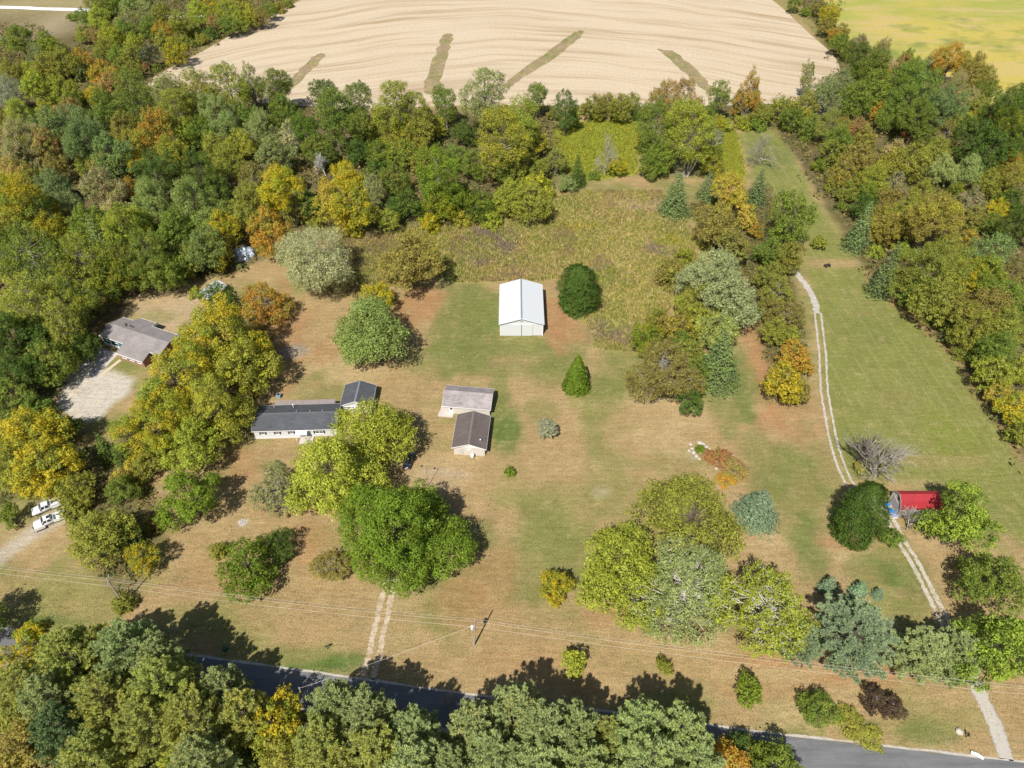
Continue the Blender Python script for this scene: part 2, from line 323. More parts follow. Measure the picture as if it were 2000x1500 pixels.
c = mixc(t, c, ramp(t, f2, .32, .68, .5, 1.5), 1.0, 'MULTIPLY')
f7 = noise(t, co, 1.7, 3, .6, stretch=(.3, 1.5, 1), rot=.04); c = mixc(t, c, ramp(t, f7, .35, .65, .9, 1.1), 1.0, 'MULTIPLY')
wl = N(t, 'ShaderNodeTexWave', wave_type='BANDS', bands_direction='Y'); wl.inputs['Scale'].default_value = .2; wl.inputs['Distortion'].default_value = 9; wl.inputs['Detail'].default_value = 3; wl.inputs['Detail Scale'].default_value = .5; t.links.new(co, wl.inputs['Vector'])
c = mixc(t, c, ramp(t, wl.outputs[1], 0, 1, .96, 1.04), 1.0, 'MULTIPLY')                                    # faint passes of the mower across the lawns
# swaths left by the mower, running up the long field
mp = N(t, 'ShaderNodeMapping'); mp.inputs['Rotation'].default_value = (0, 0, math.radians(-2)); t.links.new(co, mp.inputs[0])
wv = N(t, 'ShaderNodeTexWave', wave_type='BANDS', bands_direction='X'); wv.inputs['Scale'].default_value = .13; wv.inputs['Distortion'].default_value = 2.5; wv.inputs['Detail'].default_value = 2; wv.inputs['Detail Scale'].default_value = .4
t.links.new(mp.outputs[0], wv.inputs['Vector'])
br = noise(t, mp.outputs[0], .6, 4, .7, stretch=(2.2, .12, 1))
mm = N(t, 'ShaderNodeMath', operation='MULTIPLY'); t.links.new(ramp(t, wv.outputs[1], .70, .97), mm.inputs[0]); t.links.new(ramp(t, br, .45, .65), mm.inputs[1])
m2 = N(t, 'ShaderNodeMath', operation='MULTIPLY'); t.links.new(mm.outputs[0], m2.inputs[0]); t.links.new(mown.outputs['Fac'], m2.inputs[1])
m3 = N(t, 'ShaderNodeMath', operation='MULTIPLY'); t.links.new(m2.outputs[0], m3.inputs[0]); m3.inputs[1].default_value = .27
c = mixc(t, c, (.34, .30, .17), m3.outputs[0])
t.links.new(c, b.inputs['Base Color']); b.inputs['Roughness'].default_value = .95; b.inputs['Specular IOR Level'].default_value = .1
bump(t, b, f2, .8, .12)
tag(link('ground', me, None, m), kind='structure')

# ------------------------------------------------------------------ sheets: fields, grass strips, road, lanes
def sheet(name, poly, mat, z, sub=None):
    """flat sheet; poly in world xy"""
    bm = bmesh.new(); vs_ = [bm.verts.new((x, y, z)) for x, y in poly]; f = bm.faces.new(vs_)
    bmesh.ops.recalc_face_normals(bm, faces=[f])
    if f.normal.z < 0: bmesh.ops.reverse_faces(bm, faces=[f])
    bmesh.ops.triangulate(bm, faces=list(bm.faces)); me = bpy.data.meshes.new(name); bm.to_mesh(me); bm.free()
    return tag(link(name, me, None, mat), kind='structure')
def smooth_poly(p, n=4, closed=True):
    out = []; k = len(p)
    for i in range(k if closed else k - 1):
        q = [Vector((*p[j % k], 0)) if closed else Vector((*p[min(max(j, 0), k - 1)], 0)) for j in (i - 1, i, i + 1, i + 2)]
        for s in range(n):
            u = s / n
            v = .5 * ((2 * q[1]) + (q[2] - q[0]) * u + (2 * q[0] - 5 * q[1] + 4 * q[2] - q[3]) * u * u + (3 * q[1] - q[0] - 3 * q[2] + q[3]) * u ** 3)
            out.append((v.x, v.y))
    if not closed: out.append(tuple(p[-1]))
    return out
def ragged(p, amp, seed):
    r = random.Random(seed); return [(x + r.uniform(-amp, amp), y + r.uniform(-amp, amp)) for x, y in p]

# stubble field
m, t, b, o = nodes('stubble'); co = N(t, 'ShaderNodeTexCoord').outputs['Object']
wp = N(t, 'ShaderNodeTexNoise'); wp.inputs['Scale'].default_value = .012; t.links.new(co, wp.inputs['Vector'])
va = N(t, 'ShaderNodeVectorMath', operation='MULTIPLY_ADD'); t.links.new(wp.outputs[1], va.inputs[0]); va.inputs[1].default_value = (0, 30, 0); t.links.new(co, va.inputs[2])
sx = N(t, 'ShaderNodeSeparateXYZ'); t.links.new(va.outputs[0], sx.inputs[0]); sq = N(t, 'ShaderNodeMath', operation='MULTIPLY'); t.links.new(sx.outputs[0], sq.inputs[0]); t.links.new(sx.outputs[0], sq.inputs[1])
bow = N(t, 'ShaderNodeMath', operation='MULTIPLY_ADD'); t.links.new(sq.outputs[0], bow.inputs[0]); bow.inputs[1].default_value = .0022; t.links.new(sx.outputs[1], bow.inputs[2])   # rows bend with the field edge
cx = N(t, 'ShaderNodeCombineXYZ'); t.links.new(sx.outputs[0], cx.inputs[0]); t.links.new(bow.outputs[0], cx.inputs[1])
v = cx.outputs[0]
s1 = noise(t, v, 1.0, 3, .6, stretch=(.010, .17, 1)); s2 = noise(t, v, 1.0, 4, .7, stretch=(.02, .7, 1)); s3 = noise(t, co, .9, 5, .8); s4 = noise(t, co, .012, 3, .5)
c = mixc(t, (.48, .395, .28), (.34, .25, .15), ramp(t, s1, .47, .68))
c = mixc(t, c, (.53, .455, .345), ramp(t, s2, .48, .7, 0, .8))
c = mixc(t, c, (.38, .30, .21), ramp(t, s4, .5, .75, 0, .4))
c = mixc(t, c, ramp(t, s3, .25, .75, .78, 1.2), 1.0, 'MULTIPLY')
t.links.new(c, b.inputs['Base Color']); b.inputs['Roughness'].default_value = .95; b.inputs['Specular IOR Level'].default_value = .1; bump(t, b, s3, .5, .15)
STUB = smooth_poly(pts(300, 152, 400, 98, 470, 58, 560, 14, 620, -14, 700, -40, 850, -62, 1100, -68, 1320, -55, 1450, -30, 1515, 5, 1580, 65, 1625, 105, 1640, 135, 1632, 165, 1600, 190, 1500, 203, 1300, 208, 1100, 206, 900, 206, 700, 212, 500, 200, 380, 185, 300, 175), 3)
sheet('stubble_field', STUB, MATS['stubble'], .02)
# ripening bean field
m, t, b, o = nodes('bean_leaves'); co = N(t, 'ShaderNodeTexCoord').outputs['Object']
s1 = noise(t, co, .011, 5, .62); s2 = noise(t, co, .05, 4, .65, stretch=(.5, 1.8, 1)); s3 = noise(t, co, 1.1, 5, .8)
c = mixc(t, (.40, .325, .065), (.275, .285, .05), ramp(t, s1, .45, .58)); c = mixc(t, c, (.42, .315, .13), ramp(t, s2, .46, .62, 0, .8))
s5 = noise(t, co, .016, 4, .7, stretch=(1, 1.3, 1)); c = mixc(t, c, (.12, .18, .03), ramp(t, s5, .54, .64, 0, .75))
c = mixc(t, c, ramp(t, s3, .25, .75, .75, 1.25), 1.0, 'MULTIPLY')
t.links.new(c, b.inputs['Base Color']); b.inputs['Roughness'].default_value = .9; bump(t, b, s3, .6, .2)
sheet('bean_field', smooth_poly(pts(1608, 0, 1560, -60, 1800, -110, 2600, -80, 2600, 140, 2010, 185, 1945, 215, 1880, 170, 1760, 120, 1660, 92, 1630, 50), 3), MATS['bean_leaves'], .024)
# grassed strips left standing in the stubble
m, t, b, o = nodes('strip_grass'); co = N(t, 'ShaderNodeTexCoord').outputs['Object']
c = mixc(t, (.155, .17, .045), (.26, .19, .11), ramp(t, noise(t, co, .09, 4, .7), .36, .54)); c = mixc(t, c, (.36, .30, .10), ramp(t, noise(t, co, .3, 4, .7), .52, .7))
c = mixc(t, c, ramp(t, noise(t, co, 1.2, 5, .8), .25, .75, .65, 1.3), 1.0, 'MULTIPLY'); t.links.new(c, b.inputs['Base Color']); b.inputs['Roughness'].default_value = .95
AX = []
STRIPS = [pts(551, 166, 575, 140, 605, 112, 625, 105, 640, 106, 625, 128, 590, 158, 568, 178, 555, 182), pts(824, 180, 826, 150, 850, 95, 862, 70, 875, 65, 888, 72, 882, 100, 868, 150, 862, 182),
                       pts(985, 160, 1010, 138, 1080, 90, 1115, 65, 1130, 60, 1144, 64, 1125, 85, 1070, 125, 1015, 158, 990, 172), pts(1280, 97, 1300, 98, 1325, 103, 1370, 140, 1392, 168, 1385, 185, 1360, 170, 1320, 130)]
for p in STRIPS:                                             # middle line of each strip: x0, y0, slope
    q = np.array(p); k = np.polyfit(q[:, 1], q[:, 0], 1); AX.append((k[1] + k[0] * q[0, 1], q[0, 1], k[0]))
for i, p in enumerate(STRIPS):
    cxy = [sum(q[k] for q in p) / len(p) for k in (0, 1)]; sheet('grass_strip', ragged(smooth_poly([(x - (x - (AX[i][0] + (y - AX[i][1]) * AX[i][2])) * .28, y) for x, y in p], 5), .8, i), MATS['strip_grass'], .026)
# distant pale track top left
m, t, b, o = nodes('gravel'); co = N(t, 'ShaderNodeTexCoord').outputs['Object']
c = mixc(t, (.44, .41, .36), (.31, .27, .21), ramp(t, noise(t, co, .9, 5, .75), .42, .7)); c = mixc(t, c, ramp(t, noise(t, co, 5, 4, .8), .2, .8, .75, 1.25), 1.0, 'MULTIPLY')
t.links.new(c, b.inputs['Base Color']); b.inputs['Roughness'].default_value = .95; bump(t, b, noise(t, co, 5, 4, .8), .6, .05)
def ribbon(line, wl, wr):
    """outline of a band along a world polyline; widths to the left and right"""
    L = []; R = []
    for i, p in enumerate(line):
        a_ = Vector((*line[max(i - 1, 0)], 0)); c_ = Vector((*line[min(i + 1, len(line) - 1)], 0)); d = (c_ - a_).normalized(); n = Vector((-d.y, d.x, 0))
        L.append((p[0] + n.x * wl, p[1] + n.y * wl)); R.append((p[0] - n.x * wr, p[1] - n.y * wr))
    return L, R
def band(name, line, wl, wr, mat, z, rag=0, seed=0, n=6):
    line = smooth_poly(line, n, False); L, R = ribbon(line, wl, wr)
    if rag: L = ragged(L, rag, seed); R = ragged(R, rag, seed + 1)
    k = len(L); M = [((a_[0] + b_[0]) / 2, (a_[1] + b_[1]) / 2) for a_, b_ in zip(L, R)]
    me = mesh(name, [(x, y, z) for x, y in L + M + R], [(r_ * k + i, (r_ + 1) * k + i, (r_ + 1) * k + i + 1, r_ * k + i + 1) for r_ in (0, 1) for i in range(k - 1)])
    e_ = me.attributes.new('verge', 'FLOAT', 'POINT'); e_.data.foreach_set('value', np.repeat(np.array((1, 0, 1), dtype=np.float32), k))
    return tag(link(name, me, None, mat), kind='structure')
def frayed(name, amount=1.0, scale=1.6):
    """let grass show through towards the edges of a worn surface"""
    m = MATS[name]; t = m.node_tree; o = t.nodes['Material Output']; b = t.nodes['Principled BSDF']; co = N(t, 'ShaderNodeTexCoord').outputs['Object']
    e_ = N(t, 'ShaderNodeAttribute', attribute_name='verge'); ad = N(t, 'ShaderNodeMath', operation='MULTIPLY_ADD'); t.links.new(noise(t, co, scale, 5, .75), ad.inputs[0]); ad.inputs[1].default_value = 2.2 * amount; t.links.new(e_.outputs['Fac'], ad.inputs[2])
    mx = N(t, 'ShaderNodeMixShader'); t.links.new(ramp(t, ad.outputs[0], .72 + 1.1 * amount, 1.02 + 1.1 * amount), mx.inputs[0]); tp = N(t, 'ShaderNodeBsdfTransparent'); t.links.new(b.outputs[0], mx.inputs[1]); t.links.new(tp.outputs[0], mx.inputs[2]); t.links.new(mx.outputs[0], o.inputs[0])
band('farm_track', pts(-400, 5, 0, 14, 80, 17, 175, 20, 280, 28, 330, 33, 420, 30), 2.2, 2.2, plain('pale_track', (.72, .70, .68), .9), .03, .2, 3)
frayed('gravel', .8)
# the road
m, t, b, o = nodes('asphalt'); co = N(t, 'ShaderNodeTexCoord').outputs['Object']
c = mixc(t, (.155, .155, .16), (.11, .11, .115), ramp(t, noise(t, co, .5, 5, .7, stretch=(.15, 1.6, 1), rot=.105), .4, .65)); c = mixc(t, c, (.10, .10, .105), ramp(t, noise(t, co, .25, 4, .7), .55, .7, 0, .6))
c = mixc(t, c, ramp(t, noise(t, co, 6, 4, .8), .2, .8, .8, 1.2), 1.0, 'MULTIPLY'); t.links.new(c, b.inputs['Base Color']); b.inputs['Roughness'].default_value = .85; bump(t, b, noise(t, co, 8, 3), .3, .02)
ROAD = pts(-700, 1150, -300, 1190, 0, 1228, 90, 1240, 370, 1281, 500, 1299, 690, 1326, 930, 1360, 1200, 1394, 1500, 1433, 1665, 1452, 1910, 1480, 2200, 1512, 2800, 1580)
band('road', ROAD, 0, 5.7, MATS['asphalt'], .016, .04, 5)
band('road_shoulder', ROAD, .45, 0, MATS['gravel'], .012, .14, 8)
band('road_shoulder', [(x, y - 5.75) for x, y in ROAD], 0, .5, MATS['gravel'], .012, .14, 9)
m, t, b, o = nodes('worn_drive'); co = N(t, 'ShaderNodeTexCoord').outputs['Object']
c = mixc(t, (.45, .375, .28), (.32, .24, .13), ramp(t, noise(t, co, .8, 6, .8), .46, .60)); c = mixc(t, c, ramp(t, noise(t, co, 4, 4, .8), .2, .8, .7, 1.3), 1.0, 'MULTIPLY'); t.links.new(c, b.inputs['Base Color']); b.inputs['Roughness'].default_value = .95
m, t, b, o = nodes('worn_lane'); co = N(t, 'ShaderNodeTexCoord').outputs['Object']
c = mixc(t, (.44, .395, .33), (.28, .23, .15), ramp(t, noise(t, co, .7, 6, .8), .48, .64)); c = mixc(t, c, ramp(t, noise(t, co, 4, 4, .8), .2, .8, .7, 1.3), 1.0, 'MULTIPLY'); t.links.new(c, b.inputs['Base Color']); b.inputs['Roughness'].default_value = .95
frayed('worn_drive', 1.1); frayed('worn_lane', .9); plain('crushed_stone', (.40, .37, .32), .95, var=.25, scale=2); frayed('crushed_stone', .6)
# lanes: pairs of worn wheel tracks
def lane(name, line, gap, wd, z, seed, mat='gravel'):
    for k, s in enumerate((-1, 1)):
        L, R = ribbon(smooth_poly(line, 3, False), gap / 2 * s, 0); band(name, L, wd / 2, wd / 2, MATS[mat], z, .12, seed + k, 5)
lane('drive_track', pts(718, 1326, 731, 1280, 738, 1240, 748, 1205, 752, 1180, 765, 1130), 1.75, 1.15, .012, 11, 'worn_drive')
zone_l = pts(1966, 1484, 1945, 1420, 1920, 1370, 1902, 1330, 1870, 1262, 1838, 1200, 1808, 1140, 1785, 1095, 1762, 1060, 1735, 1010, 1700, 978, 1662, 950)
lane('lane_track', zone_l, 1.35, 1.0, .012, 15, 'worn_lane')
lane('lane_track', pts(1662, 950, 1645, 915, 1630, 870, 1620, 820, 1610, 760, 1607, 700, 1602, 650, 1597, 610), 1.6, .6, .013, 19)
band('lane_gravel', pts(1597, 612, 1590, 585, 1575, 558, 1560, 538, 1548, 520), 1.1, .9, MATS['gravel'], .014, .25, 21)
band('lane_gravel', pts(1966, 1484, 1948, 1428, 1925, 1378, 1903, 1332), 1.35, 1.35, MATS['crushed_stone'], .018, .2, 23)
conc = plain('concrete', (.47, .43, .39), .9, var=.15, scale=.8)
sheet('concrete_apron', pts(196, 678, 232, 691, 186, 738, 150, 716), conc, .03)
sheet('garden_path', pts(233, 702, 238, 704, 196, 737, 190, 735), plain('path_stone', (.5, .43, .3), .95), .03)

# ------------------------------------------------------------------ foliage materials (colour carried by each tree)
m, t, b, o = nodes('leaf')
oi = N(t, 'ShaderNodeObjectInfo'); c2 = N(t, 'ShaderNodeAttribute', attribute_type='OBJECT', attribute_name='tint'); v1 = N(t, 'ShaderNodeAttribute', attribute_name='spray'); v2 = N(t, 'ShaderNodeAttribute', attribute_name='leafv')
c = mixc(t, oi.outputs['Color'], c2.outputs['Color'], ramp(t, v1.outputs['Fac'], .35, .8))
c = mixc(t, c, c2.outputs['Color'], ramp(t, v2.outputs['Fac'], .75, 1.0, 0, .8))
hv = N(t, 'ShaderNodeHueSaturation'); t.links.new(ramp(t, v2.outputs['Fac'], 0, 1, .68, 1.32), hv.inputs['Value']); t.links.new(ramp(t, v1.outputs['Fac'], 0, 1, .487, .513), hv.inputs['Hue']); t.links.new(c, hv.inputs['Color'])
t.links.new(hv.outputs[0], b.inputs['Base Color']); b.inputs['Roughness'].default_value = .6; b.inputs['Specular IOR Level'].default_value = .10
tr = N(t, 'ShaderNodeBsdfTranslucent'); t.links.new(hv.outputs[0], tr.inputs[0]); mx = N(t, 'ShaderNodeMixShader'); mx.inputs[0].default_value = .42
t.links.new(b.outputs[0], mx.inputs[1]); t.links.new(tr.outputs[0], mx.inputs[2]); t.links.new(mx.outputs[0], o.inputs[0])
LEAF = m
m, t, b, o = nodes('bark'); co = N(t, 'ShaderNodeTexCoord').outputs['Object']; oi = N(t, 'ShaderNodeObjectInfo')
n1 = noise(t, co, 2.5, 5, .7, stretch=(1, 1, .3)); c = mixc(t, oi.outputs['Color'], ramp(t, n1, .3, .7, .6, 1.3), 1.0, 'MULTIPLY'); t.links.new(c, b.inputs['Base Color']); b.inputs['Roughness'].default_value = .9; bump(t, b, n1, .5, .05)
BARK = m

def unit(v): return v / (np.linalg.norm(v, axis=-1, keepdims=True) + 1e-9)
def leaf_quads(P, Nn, size, r, aspect=.62, bend=.18):
    """diamond shaped leaf sprays: centres, normals, lengths"""
    n = len(P); t1 = unit(np.cross(Nn, unit(r.normal(size=(n, 3))))); t2 = np.cross(Nn, t1)
    L = size[:, None]; a = P + t1 * L * .5; c_ = P - t1 * L * .5
    b_ = P + t2 * L * .5 * aspect - Nn * L * bend; d = P - t2 * L * .5 * aspect - Nn * L * bend
    return np.stack([a, b_, c_, d], 1).reshape(-1, 3)
def crown_clumps(r, W, Hc, n, mode):
    """clump centres and radii of a crown W wide, Hc tall, base at z 0; the crown is a cluster of unequal domes"""
    K = {'R': int(r.integers(5, 8)), 'T': int(r.integers(5, 8)), 'S': int(r.integers(5, 8))}[mode]
    dom = [(np.array((0, 0, .12)), np.array((.52, .52, .80)))]; a0 = r.random() * 6.28
    for i in range(K):
        a = a0 + 6.28 * i / K + r.normal() * .25; off = r.uniform(.38, .72) if mode != 'T' else r.uniform(.18, .46); q = r.uniform(.28, .50)
        zz = r.uniform(-.45, .30) if mode != 'T' else -.65 + 1.3 * ((i * .618 + r.random() * .3) % 1.0)
        dom.append((np.array((math.cos(a) * off, math.sin(a) * off, zz)), np.array((q, q, q * r.uniform(.8, 1.25))) * (1 if mode != 'T' else .92)))
    wts = np.array([q[1][0] ** 2 for q in dom]); wts /= wts.sum(); sep = 1.55 / n ** .42; keep = []
    for _ in range(n * 16):
        if len(keep) >= n: break
        c_, q = dom[r.choice(len(dom), p=wts)]; d = unit(r.normal(size=3))
        if d[2] < -.55: continue
        p = c_ + d * q * r.uniform(.3, 1) ** .3
        if r.random() < .85 and any(np.sum(((p - c2) / q2) ** 2) < .55 for c2, q2 in dom if c2 is not c_): continue
        if keep and np.min(np.sum((np.array(keep) - p) ** 2, 1)) < sep * sep * r.uniform(.45, 1.15): continue
        keep.append(p)
    p = np.array(keep); cr = sep * r.uniform(.42, .95, len(p)) * (1 if mode == 'R' else .85)
    ext = np.percentile(np.hypot(p[:, 0], p[:, 1]) + cr * .9, 96); p[:, :2] /= ext; cr = cr / ext
    z0, z1 = (p[:, 2] - cr * .6).min(), (p[:, 2] + cr).max(); p[:, 2] = (p[:, 2] - z0) / (z1 - z0)
    return np.stack([p[:, 0] * W / 2, p[:, 1] * W / 2, p[:, 2] * Hc], 1), cr * W / 2
def clump_leaves(r, cen, rad, leaf, cover, flat=.85, upb=.6, jit=.5, sprig=3):
    P = []; Nn = []; S = []; A = []; Bv = []
    mid = cen.mean(0)
    for c_, q in zip(cen, rad):
        n = max(6, int(cover * 4 * math.pi * q * q * .75 / (leaf * leaf * .42)))
        d = unit(r.normal(size=(int(n * 1.5), 3))); d = d[(d[:, 2] > -.25) | (r.random(len(d)) < .35)][:n]
        rr = q * (1 - .4 * r.random(len(d)) ** 2.5) * (1 + .11 * r.normal(size=len(d)))
        pp = c_ + d * rr[:, None] * np.array((1, 1, flat)); av = r.random()
        out = unit(c_ - mid)
        for _ in range(sprig):                                   # shoots that stand out of the clump
            sd = unit(out * .7 + np.array((0, 0, .55)) + r.normal(size=3) * .55); m_ = int(r.integers(4, 8)); u = np.linspace(.85, r.uniform(1.25, 1.6), m_)[:, None]
            pp = np.concatenate([pp, c_ + sd * q * u + r.normal(size=(m_, 3)) * leaf * .28]); d = np.concatenate([d, np.repeat(sd[None], m_, 0)])
        k = len(pp); P.append(pp); Nn.append(unit(d + r.normal(size=d.shape) * jit + np.array((0, 0, upb))))
        S.append(leaf * r.uniform(.55, 1.0, k) ** 1.0 * np.where(r.random(k) < .25, 1.5, 1.0)); A.append(np.clip(av + r.normal(size=k) * .12, 0, 1)); Bv.append(r.random(k))
    return [np.concatenate(x) for x in (P, Nn, S, A, Bv)]
def limbs(mb, r, H, base, cen, rt, frac=.5, crooked=.05):
    """trunk with limbs out to the clumps"""
    top = H * .8; lean = r.normal(size=2) * H * .03
    tp = [Vector((lean[0] * s * s, lean[1] * s * s, top * s)) + Vector(r.normal(size=3) * H * .008) * (s > 0) for s in np.linspace(0, 1, 6)]
    mb.tube(tp, [rt * (1.25 if i == 0 else 1 - .16 * i) for i in range(6)], 6)
    for c_ in cen:
        if r.random() > frac: continue
        c_ = Vector(c_); z0 = max(base * .7, min(c_.z - .45 * math.hypot(c_.x, c_.y), top * .95)); s = z0 / top
        p0 = Vector((lean[0] * s * s, lean[1] * s * s, z0)); dst = (c_ - p0).length
        m1 = p0.lerp(c_, .45) + Vector(r.normal(size=3)) * dst * crooked + Vector((0, 0, dst * .06))
        r0 = rt * max(.16, .45 - .3 * s) ; mb.tube([p0, m1, c_], [r0, r0 * .6, r0 * .22], 4, False)
def finish(name, mb, leafdat, aspect=.62, bend=.18, seed=0):
    tm = mesh(name + '_trunk', mb.v, mb.f); tm.materials.append(BARK)
    cm = None
    if leafdat is not None:
        r = np.random.default_rng(seed + 99); P, Nn, S, A, Bv = leafdat
        cm = quads_mesh(name + '_crown', leaf_quads(P, Nn, S, r, aspect, bend), 4, {'spray': ('FLOAT', A), 'leafv': ('FLOAT', Bv)}); cm.materials.append(LEAF)
    return tm, cm
def leaf_for(W): return min(.25 + .010 * W, .37)
def gen_R(W, seed, hr=1.0, dense=1.0):
    r = np.random.default_rng(seed); H = W * hr; base = H * .16; n = int(36 + W * 5.2)
    cen, rad = crown_clumps(r, W, H - base, n, 'R'); cen[:, 2] += base
    mb = MB(); limbs(mb, r, H, base, cen, .018 * H + .05, .45)
    return finish('broadleaf', mb, clump_leaves(r, cen, rad, leaf_for(W), .66 * dense), seed=seed)
def gen_T(W, seed, hr=1.7, dense=1.0):
    r = np.random.default_rng(seed); H = W * hr; base = H * .2; n = int(40 + W * 5)
    cen, rad = crown_clumps(r, W, H - base, n, 'T'); cen[:, 2] += base
    mb = MB(); limbs(mb, r, H, base, cen, .014 * H + .05, .5, .03)
    return finish('tall_broadleaf', mb, clump_leaves(r, cen, rad, leaf_for(W) * .9, .62 * dense, 1.1, .4, .6, 6), seed=seed)
def gen_S(W, seed, hr=.95, dense=1.0):
    r = np.random.default_rng(seed); H = W * hr; base = H * .14; n = int(46 + W * 6)
    cen, rad = crown_clumps(r, W, H - base, n, 'S'); cen[:, 2] += base
    mb = MB(); limbs(mb, r, H, base, cen, .022 * H + .06, .95, .09)
    for c_, q in zip(cen, rad):
        for k in range(3):
            d = Vector(r.normal(size=3)); d.z = abs(d.z) * .7; d.normalize(); mb.tube([Vector(c_), Vector(c_) + d * q * 1.25], [.035, .012], 3, False)
    return finish('open_broadleaf', mb, clump_leaves(r, cen, rad * 1.05, leaf_for(W) * .82, .45 * dense, .85, .4, .7, 9), seed=seed)
def gen_H(W, seed, hr=.6, dense=1.0):
    r = np.random.default_rng(seed); H = W * hr; n = int(20 + W * 3)
    cen, rad = crown_clumps(r, W, H, n, 'R'); cen[:, 2] = np.maximum(cen[:, 2], .12)
    mb = MB()
    for c_ in cen[::2]: mb.tube([(r.normal() * W * .04, r.normal() * W * .04, 0), Vector(c_) * .6, c_], [.04, .03, .012], 3, False)
    return finish('shrub', mb, clump_leaves(r, cen, rad, .24 + .012 * W, .8 * dense, .85), seed=seed)
def gen_P(W, seed, hr=1.45):
    """white pine: whorls of limbs carrying upturned needle tufts"""
    r = np.random.default_rng(seed); H = W * hr; mb = MB()
    mb.tube([(0, 0, 0), (r.normal() * .1, r.normal() * .1, H * .5), (0, 0, H * .97)], [.017 * H, .011 * H, .02], 6)
    P = []; D = []; L = []; A = []
    z = H * .18
    while z < H * .97:
        s = (z - H * .18) / (H * .8); R = W / 2 * (1 - s ** 1.7) ** .8 * (1 if s > .12 else .75 + 2 * s) + .25; k = r.integers(5, 8); a0 = r.random() * 6.28
        for j in range(k):
            a = a0 + 6.28 * j / k + r.normal() * .18; rr = R * r.uniform(.72, 1.06); up = r.uniform(.0, .42) + .6 * s
            dv = np.array((math.cos(a), math.sin(a), up)); end = np.array((0, 0, z)) + dv * rr; bl = r.random()
            mb.tube([(0, 0, z), tuple(end)], [.02 + .012 * rr, .012], 3, False)
            nt_ = max(5, int(rr * 5.6))
            for q in range(nt_):
                u = 1.02 - .62 * r.random() ** 1.7; side = r.normal() * .20 * rr * (1.15 - u) + r.normal() * .08
                p = np.array((0, 0, z)) + dv * rr * u + np.array((-math.sin(a), math.cos(a), 0)) * side + np.array((0, 0, r.uniform(-.05, .32) + .55 * (u > .82) * r.random()))
                P.append(p); D.append(unit(np.array((math.cos(a) * .6, math.sin(a) * .6, .85)) + r.normal(size=3) * .3)); A.append(bl)
        z += max(.45, H * .038) * r.uniform(.85, 1.15)
    P.append(np.array((0, 0, H * .97))); D.append(np.array((0, 0, 1.))); A.append(.5)
    P = np.array(P); D = np.array(D); A = np.array(A); m_ = 13; n = len(P); ln = .36 + .010 * W
    Pq = np.repeat(P, m_, 0); Dq = unit(np.repeat(D, m_, 0) + r.normal(size=(n * m_, 3)) * .62); Lq = ln * r.uniform(.7, 1.3, (n * m_, 1)); sd_ = unit(np.cross(Dq, np.array((0, 0, 1.)) + r.normal(size=Dq.shape) * .45))
    V_ = np.stack([Pq - sd_ * .03, Pq + Dq * Lq * .6 + sd_ * ln * .12, Pq + Dq * Lq, Pq + Dq * Lq * .55 - sd_ * ln * .12], 1).reshape(-1, 3)
    cm = quads_mesh('pine_crown', V_, 4, {'spray': ('FLOAT', np.repeat(A, m_) * .7 + r.random(n * m_) * .3), 'leafv': ('FLOAT', r.random(n * m_))}); cm.materials.append(LEAF)
    tm = mesh('pine_trunk', mb.v, mb.f); tm.materials.append(BARK); return tm, cm
def gen_K(W, seed, hr=1.5):
    """spruce: stacked, drooping boughs on a cone"""
    r = np.random.default_rng(seed); H = W * hr; mb = MB(); mb.tube([(0, 0, 0), (0, 0, H * .98)], [.018 * H + .03, .02], 6)
    P = []; Nn = []; S = []; A = []; z = H * .05; lf = .26 + .016 * W
    while z < H * .98:
        s = z / H; R = W / 2 * (1 - s) ** .85 + .12; k = int(6 + R * 2.2); a0 = r.random() * 6.28
        for j in range(k):
            a = a0 + 6.28 * j / k + r.normal() * .12; rr = R * r.uniform(.75, 1.08); bl = r.random()
            mb.tube([(0, 0, z), (math.cos(a) * rr, math.sin(a) * rr, z - .18 * rr)], [.03, .01], 3, False)
            for q in range(max(4, int(rr * 7 / lf * .42))):
                u = r.uniform(.25, 1.0); wd = rr * .33 * (1.15 - u)
                P.append((math.cos(a) * rr * u - math.sin(a) * r.normal() * wd, math.sin(a) * rr * u + math.cos(a) * r.normal() * wd, z - .18 * rr * u + r.uniform(-.12, .1) + .2 * rr * (u > .9) * .3))
                Nn.append(unit(np.array((math.cos(a) * .55, math.sin(a) * .55, .8)) + r.normal(size=3) * .4)); S.append(lf * r.uniform(.7, 1.3)); A.append(bl)
        z += max(.32, H * .045) * r.uniform(.85, 1.15)
    n = len(P); return finish('spruce', mb, (np.array(P), np.array(Nn), np.array(S), np.array(A), r.random(n)), .5, .1, seed)
